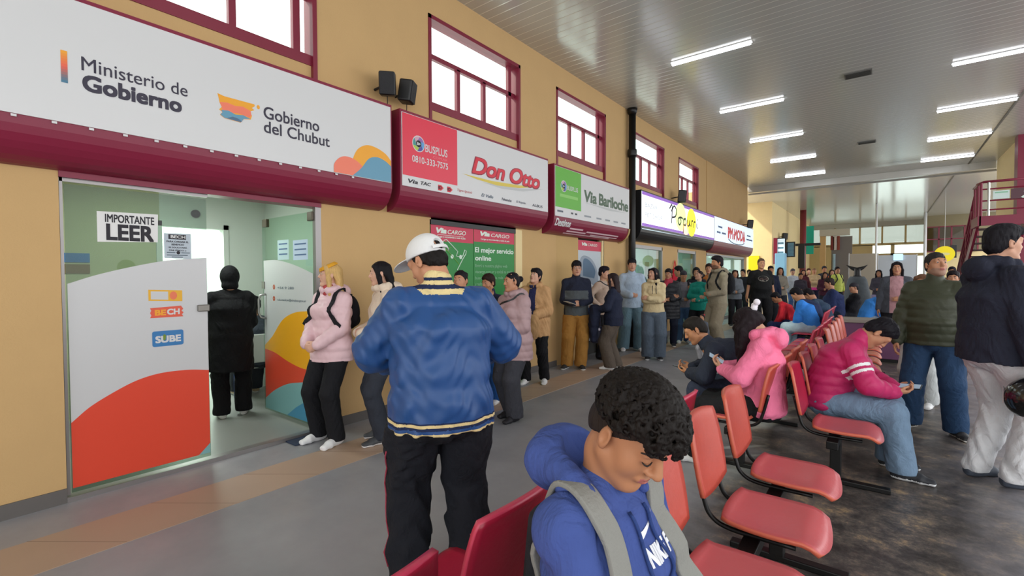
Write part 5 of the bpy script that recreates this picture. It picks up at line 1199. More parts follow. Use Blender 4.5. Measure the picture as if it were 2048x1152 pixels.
# ---------------------------------------------------------------- extras worn or carried
from mathutils.bvhtree import BVHTree
def bvh(o):
    me = o.data; return BVHTree.FromPolygons([v.co for v in me.vertices], [tuple(p.vertices) for p in me.polygons])
def print_on(J, o, name, verts2, faces, m, fwd=1, off=.002):
    """flat artwork (x, z) laid on the front of a garment"""
    t = bvh(o); out = []
    for x, z, *e in verts2:
        x = -x; hit = t.ray_cast(Vector((x, fwd*1.0, z)), Vector((0, -fwd, 0)))[0]
        y = hit.y if hit else J['C'][1]+fwd*.13
        out.append((x, y+fwd*(off+(e[0] if e else 0)), z))
    b = MB(); b.add(out, faces); return b.build(name, m, J['root'])
def print_text(J, o, body, x0, x1, z0, z1, m, bold=.03, shear=0, slope=0):
    uv, f = text_verts(body, bold, shear); return print_on(J, o, 'printed_lettering', [(x0+(x1-x0)*a, z0+(z1-z0)*c+slope*a, e) for a, c, e in uv], f, m)
def ribbon(pts, wd, w, t, name, m, parent):
    """flat strap along a path; wd gives the width direction at each point"""
    b = MB(); pts = [np.array(p, float) for p in pts]; n = len(pts); vs = []
    for i, p in enumerate(pts):
        d = nrm(pts[min(i+1, n-1)]-pts[max(i-1, 0)]); u = np.array(wd[i] if isinstance(wd, list) else wd, float); u = nrm(u-d*(u@d)); q = np.cross(d, u)
        vs += [p+u*a*w/2+q*c*t/2 for a, c in ((-1, -1), (1, -1), (1, 1), (-1, 1))]
    fs = [(i*4+j, i*4+(j+1) % 4, i*4+4+(j+1) % 4, i*4+4+j) for i in range(n-1) for j in range(4)]+[(3, 2, 1, 0), tuple(4*n-4+j for j in range(4))]
    b.add(vs, fs); return b.build(name, m, parent, smooth=False, bevel=t*.3)
def snap(o, pts, c, off):
    """push path points out of a garment along the line from an inner point"""
    t = bvh(o); out = []
    for p in pts:
        p = np.array(p, float); d = nrm(p-np.array(c(p) if callable(c) else c)); hit = t.ray_cast(Vector(p+d*.5), Vector(-d))[0]
        out.append(np.array(hit)+d*off if hit else p)
    return out
def shoulder_bag(J, h, label, side=1, z=-.10, s=1.0, strap=True, y=.05, x=.24, big=1.0):
    k = J['k']; P = J['P']; c = P+A3(side*x, y, z)*k
    def fn(f):
        f.ell(c, A3(.06, .13*big, .10*big)*k*s, None, 0); f.loft([(c+A3(0, 0, -.07*big)*k, .05*k*s, .12*k*s*big), (c+A3(0, 0, .07*big)*k, .045*k*s, .115*k*s*big)], A3(1, 0, 0), .01)
    r = local_mesh(J, 'shoulder_bag', mat('bag_'+h, h, .5, noise=.08), fn, c-A3(.2, .3, .3)*k, c+A3(.2, .3, .3)*k, .008, label=label, cat='bag', group='bags carried in the queue')
    if strap:
        pts = [c+A3(0, .09, .08)*k, J['C']+A3(side*.15, .13, .05)*k, J['N']+A3(-side*.06, .09, -.06)*k, J['N']+A3(-side*.11, -.0, -.0)*k, J['N']+A3(-side*.06, -.11, -.08)*k, J['C']+A3(side*.15, -.15, 0)*k, c+A3(0, -.09, .08)*k]
        pts = snap(J['top'], spline(pts, 5), lambda p: A3(J['C'][0], J['C'][1], min(p[2], J['N'][2]-.06)), .006)
        ribbon(pts, A3(0, 0, 1), .022*k, .006, 'strap', mat('bag_'+h, h, .5, noise=.08), r)
    return r
# ================================================================ near figures
# student on the nearest bench
J = person('student', 'young man with curly dark hair in a royal blue hoodie, seated nearest the camera', (-.505, 1.045), -8, H=1.74, g=.98, h=.0042, sit=.43, lean=-4, eyes='closed',
           arms=('clasplow', 'clasplow'), look=(-6, 36), sk='tan', top=('hoodie', '#40528f', .028, .8), hood=False, pants=('#22252c', .014, .0), hair=None, fold=.0045, noseL=1.04)
k = J['k']; fr = J['fr']
# hair: shaved sides fading up to a mop of curls
def hf(f):
    f.ell((0, -.012, .037), (.0765, .0955, .0885)); f.ell((0, -.035, -.012), (.0705, .077, .072), None, .015)
    f.f = np.maximum(f.f, (-(f.ax[2][None, None, :]-.78*f.ax[1][None, :, None]-.003)*.75).astype(np.float32))
onhead(J, 'hair_fade', hairmat('#2a221e'), hf, h=.0036)
def cf(f):
    rg = np.random.RandomState(5)
    f.ell((0, .0, .062), (.083, .105, .078)); f.ell((0, -.06, .035), (.07, .05, .06), None, .02); f.f = np.maximum(f.f, -(f.ax[2][None, None, :]-.36*f.ax[1][None, :, None]-.042).astype(np.float32))
    for i in range(1250):
        th = rg.uniform(0, 6.283); sp_ = rg.uniform(-.38, 1.57); d = A3(math.cos(sp_)*math.cos(th), math.cos(sp_)*math.sin(th), math.sin(sp_)); c = A3(0, .0, .062)+d*A3(.088, .112, .084)*rg.uniform(.97, 1.08)
        lim = c[2]-.36*c[1]-.046
        if lim < 0 and not (c[1] > .07 and c[2] > .052 and abs(c[0]) < .07): continue
        e = nrm(np.cross(d, rg.normal(size=3))); w_ = np.cross(d, e); R_ = rg.uniform(.006, .0105); a0 = rg.uniform(0, 6.28); pv = None
        for q in range(5):
            a = a0+q*.95; p_ = c+(e*math.cos(a)+w_*math.sin(a))*R_+d*.0015*q
            if pv is not None: f.cone(pv, p_, .0036, .0034, .002)
            pv = p_
onhead(J, 'hair', hairmat('#17120f'), cf, h=.0032)
# hood lying on the back, drawstrings, print
N, C = J['N'], J['C']
def hd(f):
    pts = [N+rotz(math.radians(a))@A3(0, .10, 0)+A3(0, .0, -.055+.075*(1-math.cos(math.radians(a)))*.5) for a in np.linspace(48, 312, 11)]
    rr_ = [.014, .026]+[.036]*7+[.026, .014]
    for i, (a, b) in enumerate(zip(pts, pts[1:])): f.cone(a, b, rr_[i], rr_[i+1], .018)
    f.ell(N+A3(0, -.13, .0), A3(.12, .07, .085), rotx(.5), .035); f.ell(N+A3(0, -.155, .03), A3(.075, .035, .03), None, .02)
    f.ell(N+A3(0, -.03, .055), A3(.07, .08, .06), None, .02, 'd'); f.folds(.004, 3)
local_mesh(J, 'hood', cloth('#40528f'), hd, N-A3(.25, .3, .2), N+A3(.25, .25, .2), .005)
for s in (-1, 1):
    pp = spline([(s*.035, N[1]+.125, N[2]-.06), (s*.03, C[1]+.165, N[2]-.11), (s*.045, C[1]+.165, N[2]-.17), (s*.02, C[1]+.17, N[2]-.2)], 6)
    pp = [(x, y, z) for x, y, z in pp]; q = snap(J['top'], pp, lambda p: A3(p[0]*.5, C[1]-.05, p[2]), .006); MB().tube(q, .0042, 8).build('drawstring', cloth('#2b3f74'), J['root'], smooth=True); ds = col.objects[-1]
    MB().tube([q[-1], q[-1]+A3(0, .004, -.03)], .005, 8).build('drawstring_tip', WHITE, ds, smooth=True)
zc = C[2]+.085
print_text(J, J['top'], 'NIKE F', -.03, .078, zc-.047, zc-.014, mat('print_white', '#e6e8ee', .7), .05, .15)
sw = spline([(-.022, zc+.02), (-.028, zc+.004), (-.015, zc+.0), (.015, zc+.014), (.06, zc+.045)], 5)+spline([(.06, zc+.045), (.025, zc+.026), (.0, zc+.016), (-.014, zc+.014), (-.022, zc+.02)], 5)[1:-1]
print_on(J, J['top'], 'printed_tick', sw, [tuple(range(len(sw)))], mat('print_white', '#e6e8ee', .7))
# backpack with grey straps
GS = mat('grey_strap_fabric', '#85857f', .9, noise=.06, bump=.3, bscale=150)
bp = empty('backpack', tuple(J['root'].location), J['root'].rotation_euler.z, 'dark backpack with wide grey straps on the back of the student in the blue hoodie', 'backpack', 'backpacks worn in the terminal')
def bf(f): f.loft([(A3(0, C[1]-.20, C[2]-.22), .10, .045), (A3(0, C[1]-.18, C[2]+.05), .09, .035)], A3(1, 0, 0), .01)
ff = Field(C-A3(.25, .4, .4), C+A3(.25, .1, .3), .008); bf(ff); V, Q = ff.mesh(); quads('shell', V, Q, [cloth('#26272b')], None, bp)
for s in (-1, 1):
    pp = spline([(s*.10, C[1]-.16, C[2]-.06), (s*.115, C[1]-.15, C[2]+.06), (s*.12, N[1]-.09, N[2]-.0), (s*.125, N[1]+.0, N[2]+.03), (s*.125, N[1]+.09, N[2]-.03), (s*.12, C[1]+.14, N[2]-.11), (s*.135, C[1]+.15, C[2]+.0), (s*.155, C[1]+.12, C[2]-.1)], 6)
    q = snap(J['top'], pp, lambda p: A3(p[0]*.55, C[1], min(p[2], N[2]-.10)), .011)
    ribbon(q, [A3(1, 0, 0)]*len(q), .062, .014, 'strap', GS, bp)
    e = q[-1]; pp = [e+A3(0, 0, .03), e, e+A3(s*.015, -.02, -.09), e+A3(s*.02, -.06, -.2)]; ribbon(snap(J['top'], pp, lambda p: A3(p[0]*.55, C[1], p[2]), .014), [A3(1, 0, 0)]*4, .04, .006, 'webbing', cloth('#17181b'), bp)

# man in the blue jacket, seen from behind
def blue_col(c, J):
    z = c[:, 2]; k = J['k']; hz = .825*k; mi = np.zeros(len(c), int)
    for i, (a, b) in enumerate(((0, .012), (.012, .028), (.028, .04), (.04, .05), (.05, .06))): mi[(z-hz >= a*k) & (z-hz < b*k)] = (1, 0, 2, 1, 2)[i]
    q = c-J['N']; n = (np.hypot(q[:, 0], q[:, 1]) < .125*k)
    for i, (a, b) in enumerate(((-.03, -.004), (-.004, .018), (.018, .036), (.036, .052), (.052, .14))): mi[n & (q[:, 2] >= a*k) & (q[:, 2] < b*k)] = (1, 2, 1, 2, 1)[i]
    return mi
NYL = mat('blue_nylon', '#1d477e', .5, noise=.06, nscale=5, bump=.35, bscale=9, spec=.5)
J = person('blueman', 'broad man seen from behind in a shiny blue jacket and white cap', (-1.70, 1.60), 146, H=1.77, g=1.27, h=.007, lean=5, look=(42, 30), sk='mid', arms=(((.15, .30, 1.06), (1, -.35, -.2), None, (-.4, 0, 1), .6), ((.17, .26, 1.10), (1, -.3, -.3), None, (-.4, 0, 1), .6)),
           feet=((-.15, .05), (.14, -.03)), top=('jacket', '#2a5a9c', .05, .825), topcol=blue_col, topmats=[NYL, cloth('#d8c48e'), cloth('#1f2a4a')], collar=.05, sleeve=.012, fold=.011, pants=('#1b1d24', .045, .012), hair=('cap', '#15110f'))
k = J['k']
def capb(f):
    f.ell((0, -.012, .048), (.090, .112, .098)); f.plane((0, .22, -1), -.030); f.ell((0, -.13, .045), (.04, .05, .032), None, .004, 'd')
WCAP = mat('white_cap_cotton', '#d9dad9', .8, bump=.15, bscale=60)
J['cap'] = onhead(J, 'cap', WCAP, capb, h=.005)
def brm(f):
    f.ell((0, .12, .052), (.078, .085, .022)); f.ell((0, .12, .040), (.1, .11, .022), None, .002, 'd')
onhead(J, 'cap_brim', WCAP, brm, h=.004).parent = J['cap']
fr = J['fr']; st_ = [fr(.105*math.sin(a), -.012-.118*math.cos(a), .022) for a in np.linspace(-.62, .75, 12)]
ribbon(st_, [J['Rh']@A3(0, 0, 1)]*12, .018*k, .005, 'cap_strap', WCAP, J['cap'])
for s in (-1,):
    a, b, c = J['hip'][s], J['kn'][s], J['an'][s]; o_ = A3(-.155, -.01, 0)*k
    pp = snap(J['trousers'], spline([a+A3(-.2, 0, -.06)*k, a+A3(-.2, -.0, -.18)*k, b+A3(-.16, 0, 0)*k, c+A3(-.13, 0, .05)*k], 6), lambda p: a+(b-a)*min(1, (a[2]-p[2])/(a[2]-b[2])) if p[2] > b[2] else b+(c-b)*(b[2]-p[2])/(b[2]-c[2]), .003); MB().tube(pp[7:], .0045, 6).build('piping', cloth('#9c3a4c'), J['root'], smooth=True)

# blonde woman at the office door
def blondex(J):
    def hb(f):
        f.ell((0, .0, .055), (.088, .112, .098)); f.ell((0, .0, .055), (.08, .104, .09), None, 0, 'd'); 
        d = (f.ax[1][None, :, None]*.5+f.ax[2][None, None, :]*.86); f.f = np.maximum(f.f, np.abs(d-.095).astype(np.float32)-.018); f.plane((0, 0, -1), -.02)
    onhead(J, 'headband', cloth('#d49a2c'), hb, h=.004); glasses(J, '#b9a58a')
    N = J['N']
    local_mesh(J, 'scarf', cloth('#b0474a'), lambda f: f.loft([(N+A3(0, .02, -.01), .07, .07), (N+A3(0, .035, .035), .06, .06)], A3(1, 0, 0), .01), N-A3(.15, .15, .1), N+A3(.15, .2, .12), .007)
    backpack(J, '#1b1b20', 'black backpack on the back of the blonde woman in the pale pink jacket', .85)
person('blonde', 'blonde woman with yellow headband and glasses in a pale pink padded jacket', (-4.10, 2.47), 282, H=1.68, g=1.12, fem=1, h=.0075, lean=-1, feet=((-.13, .08), (.13, .06)), fyaw=(6, -10), look=(-38, -4), sk='pale', arms=('clasp', 'clasp'), top=('jacket', '#d9b8bd', .045, .80), puff=.006, hood=True, collar=.05, pants=('#17181c', .02, .014), shoes=('#e2e3e4', '#f0f0f0'), hair=('long', '#c9a56a', .13), extra=blondex, bust=1)
# woman in cream jacket, mostly hidden behind the man in blue
person('cream', 'woman with long black hair in a cream jacket half hidden behind the man in blue', (-3.72, 2.78), 250, H=1.70, fem=1, h=.008, feet=((-.1, .06), (.1, -.02)), look=(-12, 5), sk='pale', arms=('belly', 'belly'), top=('jacket', '#d6c4b0', .035, .85), hood=True, pants=('#30343d', .02, .012), shoes=('#3d4044', '#dcdcdc'), hair=('long', '#141115', .2))
person('bunwoman', 'dark haired woman with a bun hidden behind the shoulder of the man in blue', (-3.45, 3.55), 270, H=1.62, fem=1, h=.012, look=(20, 0), top=('jacket', '#2b3140', .035, .85), pants=('#23252b', .02, .01), hair=('bun', '#17141a'))
# woman with a hand over her face
def facex(J):
    pass
person('facehand', 'woman covering her face with one hand in a navy jacket and wide blue trousers', (-3.80, 4.42), 282, H=1.58, fem=1, g=1.05, h=.008, look=(-16, 8), sk='mid', arms=(('face'), 'belly'), top=('jacket', '#262c44', .035, .82), collar=.05, pants=('#2458a0', .035, .045), shoes=('#e2e3e4', '#f0f0f0'), hair=('short', '#2c1c18'), feet=((-.1, -.02), (.1, .05)))
# woman in the mauve puffer jacket
J = person('mauve', 'woman with a dark bun in a mauve puffer jacket and grey trousers', (-3.15, 4.05), 262, H=1.60, fem=1, g=1.2, h=.0075, look=(-14, 2), sk='mid', arms=('belly', 'belly'), top=('jacket', '#a88c8e', .055, .72), puff=.006, hood=True, collar=.03, pants=('#3c3d44', .035, .02), shoes=('#1c1b22', '#1c1b22'), hair=('tightbun', '#15121a'), bust=1, feet=((-.08, .06), (.1, -.05)), fyaw=(5, -5))
shoulder_bag(J, '#1e1f22', 'black bag with a small white emblem at the hip of the woman in mauve', 1, .03, 1.0, True, .02, .27)
# woman with open tan coat
def tancol(c, J):
    k = J['k']; mi = np.zeros(len(c), int); y = c[:, 1]-J['C'][1]; x = np.abs(c[:, 0]-.01)
    mi[(x < .055*k+.0*c[:, 2]) & (y > .07*k) & (c[:, 2] > .92*k) & (c[:, 2] < J['N'][2]+.02)] = 1; return mi
J = person('tan', 'woman with head tilted back in an open tan coat over a navy top', (-3.98, 5.62), 292, H=1.66, fem=1, g=1.15, h=.008, look=(-22, -16), sk='pale', lookroll=-6, arms=('belly', 'clasp'), top=('coat', '#bd9468', .05, .72), topcol=tancol, topmats=[cloth('#bd9468'), cloth('#2a2c50')], hood=True, sleeve=.015, pants=('#16161a', .02, .012), shoes=('#dcdcdc', '#ececec'), hair=('fringe', '#17131a'), fold=.007, feet=((-.14, -.03), (.12, .1)))
local_mesh(J, 'lapel_drape', cloth('#b08a60'), lambda f: (f.ell(J['Wr'][-1]+A3(.02, .03, -.16), A3(.10, .06, .19), None, .01), f.folds(.008, 2)), J['Wr'][-1]-A3(.3, .3, .5), J['Wr'][-1]+A3(.3, .3, .3), .009)
# boy with glasses
def boycol(c, J):
    z = c[:, 2]; k = J['k']; mi = np.zeros(len(c), int); tor = np.abs(c[:, 0]) < .19*k
    mi[tor & (z < 1.03*k)] = 1; mi[tor & (z > 1.13*k) & (z < 1.27*k) & (c[:, 1] > J['C'][1])] = 1; return mi
J = person('boyglass', 'boy with round glasses in a navy and grey jacket and mustard trousers', (-4.10, 7.0), 304, H=1.80, g=1.08, h=.009, look=(6, 4), sk='light', arms=('belly', 'belly'), top=('jacket', '#23283a', .04, .86), topcol=boycol, topmats=[cloth('#23283a'), cloth('#565c60')], collar=.05, pants=('#a5773a', .035, .02), shoes=('#26272b', '#e6e6e6'), hair=('fringe', '#131117'), extra=lambda J: glasses(J, '#8d8d92'), feet=((-.06, .12), (.16, .1)), fyaw=(10, -25))
t = box_thing(J, 'paper_sheet', J['Wr'][1]+A3(.06, .1, .02), (.05, .11, .002), rotz(-.8)@rotx(.3), mat('paper', '#dcdcda', .7), 'white paper in the hands of the boy with mustard trousers', 'paper')
# woman in beige sweater with dark strap
J = person('beigesweater', 'short haired woman in a beige sweater with a hand on her hip', (-4.12, 8.0), 352, H=1.72, fem=1, g=1.15, h=.009, look=(18, 2), sk='light', arms=('hip', 'hip'), top=('sweater', '#b8a292', .022, .84), pants=('#1d1e24', .02, .01), shoes=('#1c1b22', '#2a2a2e'), hair=('tall', '#1b1620'), bust=1)
shoulder_bag(J, '#202127', 'small dark bag on a black strap worn by the woman in the beige sweater', -1, .0, .8)
# woman with long brown hair in navy
J = person('navylong', 'woman with long brown hair seen from behind in a navy jacket and brown grey trousers', (-3.52, 7.22), 196, H=1.60, fem=1, g=1.1, h=.009, look=(-12, 0), sk='light', arms=('carry', 'belly'), top=('jacket', '#20263a', .04, .80), pants=('#5b5148', .035, .03), shoes=('#e2e3e4', '#f0f0f0'), hair=('long', '#2b2023', .24), feet=((-.1, .04), (.1, -.04)))
local_mesh(J, 'draped_jacket', cloth('#1b2033'), lambda f: (f.loft([(J['Wr'][-1]+A3(.0, .0, .03), .10, .10), (J['Wr'][-1]+A3(-.02, .02, -.25), .13, .08), (J['Wr'][-1]+A3(-.03, .02, -.5), .10, .05)], A3(1, 0, 0), .03), f.folds(.012, 4)), J['Wr'][-1]-A3(.35, .35, .8), J['Wr'][-1]+A3(.35, .35, .25), .01, label='dark jacket draped over the arm of the long haired woman in navy', cat='jacket')
t = empty('tote_bag', (-3.78, 7.12, 0), .5, 'dark blue bag with pink and white charms beside the woman in navy', 'bag', 'bags carried in the queue')
MB().box(-.09, .09, -.05, .05, .42, .72).build('body', mat('bag_indigo', '#2b2d48', .5), t, bevel=.03); MB().tube(spline([(-.06, 0, .7), (-.05, 0, .86), (.05, 0, .86), (.06, 0, .7)], 5), .01, 6).build('handle', mat('bag_indigo', '#2b2d48', .5), t)
for x, z, h in ((-.02, .68, '#e39ac6'), (.04, .66, '#e8e0ec'), (.0, .72, '#d8a0c8')): MB().sphere((x, -.06, z), .028, 10, 6).build('charm', mat('charm_'+h, h, .5), t, smooth=True)
person('lightblue', 'tall young man in a light blue shirt jacket and loose jeans by the bazaar corner', (-4.1, 9.25), 302, H=1.90, g=1.05, h=.011, look=(0, 3), sk='light', arms=('pocket', 'belly'), top=('jacket', '#a9bcd0', .04, .82), collar=.04, pants=('#627d8a', .04, .03), shoes=('#d6d6d6', '#e8e8e8'), hair=('fringe', '#17151b'), feet=((-.14, .02), (.16, .02)), sleeve=.01)
def strings(J):
    for s in (-1, 1): MB().tube([(s*.03, J['C'][1]+.155, J['N'][2]-.07), (s*.035, J['C'][1]+.165, J['C'][2]-.02)], .006, 6).build('drawstring', INK, J['root'])
person('creamhood', 'woman with long dark hair and crossed arms in a cream hoodie and wide grey jeans', (-3.35, 8.53), 296, H=1.70, fem=1, g=1.12, h=.009, look=(-42, -4), sk='light', arms=('cross', 'crossb'), top=('hoodie', '#cdbb93', .035, .90), hood=True, pants=('#566270', .035, .045), shoes=('#1d1e22', '#e0e0e0'), hair=('long', '#17131a', .2), extra=strings, bust=1)
J = person('redscarf', 'woman with a red scarf and a shiny black padded coat leaning in the queue', (-3.72, 10.35), 288, H=1.70, fem=1, g=1.2, h=.011, look=(-10, 8), arms=('belly', 'crossb'), top=('coat', '#25272d', .055, .62), puff=.006, pants=('#1c2233', .02, .01), shoes=('#22252c', '#d8d8d8'), hair=('short', '#1f171b'))
local_mesh(J, 'scarf', cloth('#b13a4c'), lambda f: (f.loft([(J['N']+A3(0, .02, -.03), .1, .09), (J['N']+A3(0, .03, .05), .07, .07)], A3(1, 0, 0), .02), f.cone(J['N']+A3(.03, .1, -.02), J['C']+A3(.18, .16, -.1), .05, .05, .03), f.folds(.006, 5)), J['C']-A3(.4, .3, .4), J['N']+A3(.3, .3, .2), .011)
J = person('cap', 'boy in a dark backward cap and grey sweater with backpack straps, jeans', (-3.62, 11.0), 300, H=1.66, h=.012, look=(-5, 14), arms=('strap', 'belly'), top=('sweater', '#77747c', .025, .86), pants=('#3d5878', .025, .015), shoes=('#d2d4d6', '#e8e8e8'), hair=('cap', '#17131a'), sk='tan')
onhead(J, 'cap', mat('cap_dark', '#2b2730', .8), capfn, h=.01); backpack(J, '#22232a', 'dark backpack on the boy with the backward cap')
person('black1', 'black haired person in a black top behind the boy with the backward cap', (-3.92, 11.7), 200, H=1.78, h=.013, look=(0, 10), arms=('belly', 'belly'), top=('sweater', '#1d1d22', .03, .84), pants=('#22242b', .025, .01), hair=('short', '#121014'))
J = person('hood2', 'person with a dark hood up behind the woman in teal', (-3.72, 12.3), 285, H=1.74, h=.013, arms=('belly', 'belly'), top=('jacket', '#23252c', .04, .84), hood=True, pants=('#22242b', .025, .01), hair=('short', '#121014'))
onhead(J, 'hood_up', cloth('#23252c'), lambda f: (f.ell((0, -.02, .02), (.1, .12, .13)), f.ell((0, .09, -.01), (.062, .09, .1), None, .01, 'd')), h=.012)
person('teal', 'woman in a teal green sweater and black trousers looking up to the side', (-3.22, 10.85), 262, H=1.66, fem=1, g=1.12, h=.011, look=(-22, -12), sk='light', arms=('belly', 'crossb'), top=('sweater', '#1c8577', .03, .82), pants=('#17171c', .022, .01), shoes=('#c9d8e8', '#e8e8e8'), hair=('tightbun', '#1b1418'), bust=1)
J = person('khaki', 'tall young man in a khaki tracksuit with a black backpack', (-2.66, 10.2), 232, H=1.93, h=.011, look=(-10, -4), sk='tan', arms=('belly', 'hip'), top=('hoodie', '#8f8672', .035, .88), hood=True, pants=('#8b816d', .04, .02), shoes=('#c8c4bc', '#e0e0e0'), hair=('tall', '#17131a'), beard='#6f4d3a')
backpack(J, '#1d1f24', 'black backpack on the tall young man in khaki')
person('orange', 'person in an orange brown top standing behind the tall man in khaki', (-3.5, 12.6), 280, H=1.84, h=.014, top=('sweater', '#b0703a', .03, .84), pants=('#2b2e38', .025, .01), hair=('short', '#2b1d1a'))
person('greyjacket', 'woman with long brown hair in a grey jacket behind the khaki backpack', (-3.55, 15.5), 292, H=1.72, fem=1, h=.013, arms=('belly', 'belly'), top=('jacket', '#6f757d', .04, .84), pants=('#1f2026', .025, .01), hair=('long', '#2b1f1d', .2))
J = person('bigblack', 'large bald man in a black t-shirt with a pale oval chest emblem', (-2.56, 13.95), 300, H=2.0, g=1.25, h=.012, look=(0, 4), sk='mid', arms=('side', 'side'), top=('t_shirt', '#191a1c', .03, .82), shortsleeve=True, pants=('#17171a', .03, .02), shoes=('#1f1f22', '#d8d8d8'), hair=('buzz', '#5a4438'), belly=.05)
e = disc(.0, J['C'][2]+.0, .13, .075, 20); print_on(J, J['top'], 'printed_oval', e, [tuple(range(20))], mat('print_grey_oval', '#77726b', .8), off=.004)
e = disc(.0, J['C'][2]+.0, .10, .03, 20); print_on(J, J['top'], 'printed_band', e, [tuple(range(20))], mat('print_rust', '#43302c', .8), off=.006)
# ---- right hand side
J = person('olive', 'man in an olive green puffer jacket and blue jeans standing by the seats', (.40, 6.23), 262, H=1.76, g=1.12, h=.0075, look=(34, -10), sk='mid', arms=(((.27, .14, .84), (.9, -1, .1), None, (-.6, -.6, 0), .7), ((.28, .10, .84), (.9, -1, .1), None, (-1, 0, 0), .5)), top=('jacket', '#3b3f2f', .055, .86), puff=.007, collar=.055, pants=('#27405f', .03, .022), shoes=('#26262a', '#e8e6e0'), hair=('crop', '#2f2c2c'), feet=((-.17, .06), (.17, -.02)), fyaw=(30, -38), beard='#a07d6a', belly=.03)
phone(J, -1, 'phone with a bright screen in the hand of the man in olive green')
def helm(f):
    f.ell((0, 0, 0), (.135, .165, .15)); f.ell((0, .12, -.02), (.105, .1, .055), None, .01, 'd'); f.plane((0, 0, -1), .115)
J = person('white', 'young man in a dark navy hooded jacket and loose white trousers', (.67, 4.98), 28, H=1.90, g=1.18, h=.0075, look=(2, 0), sk='light', arms=((.22, .10, .86), 'side')[0:0] or (((.27, .22, .84), (.8, -1, .1), None, (-1, 0, 0), .9), 'side'), top=('jacket', '#272a38', .055, .84), hood=True, collar=.03, fold=.007, pants=('#d3d4d6', .035, -.005), shoes=('#3d4450', '#49505c'), hair=('tall', '#17151b'), feet=((-.09, -.05), (.09, .05)))
hp = world(J, J['Wr'][1])
t = empty('motorcycle_helmet', (hp[0]-.01, hp[1]-.03, hp[2]-.24), -.9, 'black motorcycle helmet hanging from the hand of the man in white trousers', 'helmet')
ff = Field((-.2, -.2, -.2), (.2, .2, .2), .007); helm(ff); V, Q = ff.mesh(); quads('shell', V, Q, [mat('helmet_black', '#101114', .15, coat=.6)], None, t)
ff = Field((-.2, -.2, -.2), (.2, .2, .2), .007); ff.ell((0, .01, -.01), (.128, .155, .14)); ff.ell((0, .01, -.01), (.122, .149, .134), None, 0, 'd'); ff.plane((0, -1, 0), -.06); ff.plane((0, 0, 1), .045); ff.plane((0, 0, -1), .07); V, Q = ff.mesh(); quads('visor', V, Q, [mat('visor_smoke', '#43474e', .1)], None, t)
for a in (-2.6, -2.2): b = MB(); b.add([(.1365*math.sin(a+q), .167*math.cos(a+q), z) for q, z in ((-.12, -.03), (.1, -.05), (.14, .05), (-.06, .07))], [(0, 1, 2, 3)]); b.build('decal', WHITE, t)
person('walker', 'woman in a grey cardigan over a pink top walking up the aisle', (.20, 11.6), 268, H=1.80, fem=1, g=1.25, h=.011, look=(0, 4), sk='mid', arms=('belly', 'down'), top=('cardigan', '#4b4f58', .04, .80), topcol=lambda c, J: ((np.abs(c[:, 0]) < .10) & (c[:, 1] > J['C'][1]+.04) & (c[:, 2] < J['N'][2])).astype(int), topmats=[cloth('#4b4f58'), cloth('#b58a90')], pants=('#1b1b20', .025, .01), hair=('long', '#17131a', .12), feet=((-.08, .15), (.1, -.12)))
J = person('behindolive', 'person in dark clothes and silvery trousers hidden behind the man in olive green', (.36, 7.35), 250, H=1.56, fem=1, h=.011, look=(10, 5), top=('jacket', '#2a2c36', .04, .86), pants=('#b9bdbd', .03, .02), shoes=('#e2e3e4', '#f0f0f0'), hair=('long', '#6a4a38', .1))
backpack(J, '#23252e', 'dark backpack on the person behind the man in olive green', 1.1)
person('behindolive2', 'dark haired person standing behind the right shoulder of the man in olive green', (.80, 9.4), 262, H=1.60, fem=1, h=.012, top=('jacket', '#3a2a48', .035, .84), pants=('#2b2b33', .025, .01), hair=('short', '#1b1418'))
person('darkcap', 'distant person in a dark cap near the foot of the stairs', (1.42, 17.0), 265, H=1.74, h=.014, top=('jacket', '#2c3140', .04, .84), pants=('#24262e', .025, .01), hair=('short', '#1b1a28'))
person('pinkkid', 'child in a bright pink coat near the foot of the stairs', (1.62, 16.6), 250, H=1.26, fem=1, h=.012, top=('coat', '#d63f98', .045, .5), pants=('#d63f98', .03, .01), hair=('long', '#2b1d1a', .1), shoes=('#e2e3e4', '#f0f0f0'))
person('redkid', 'person in a red orange jacket beside the child in pink', (1.95, 17.6), 250, H=1.45, h=.014, top=('jacket', '#d24a34', .045, .8), pants=('#2b2b33', .025, .01), hair=('short', '#1b1418'))
# ---- seated
def magstripe(c, J):
    a, b = J['S'][1], J['E'][1]; d = b-a; t = ((c-a)@d)/(d@d); r = np.linalg.norm(c-a-t[:, None]*d, axis=1)
    return ((r < .125) & (c[:, 0] > a[0]-.04) & (((t > .44) & (t < .52)) | ((t > .60) & (t < .68)))).astype(int)
J = person('magenta', 'boy in a magenta puffer jacket with white sleeve stripes bent over a phone', (-.37, 4.72), 3, H=1.72, g=1.08, h=.0062, sit=.44, lean=25, look=(0, 62), sk='mid', arms=(((.08, .46, .66), (1, -.3, -.5), (-.3, .9, .1), (-.4, .2, .9), .7), ((.10, .45, .66), (1, -.3, -.5), (-.3, .9, .1), (-.4, .2, .9), .7)), top=('jacket', '#bd2a64', .05, .8), topcol=magstripe, topmats=[shell('#bd2a64'), WHITE], puff=.006, collar=.06, pants=('#7088a0', .03, .02), shoes=('#24272d', '#e4e6e8'), hair=('short', '#141219'), feet=((-.12, .44), (.14, .50)))
phone(J, -1, 'phone in the hands of the boy in magenta')
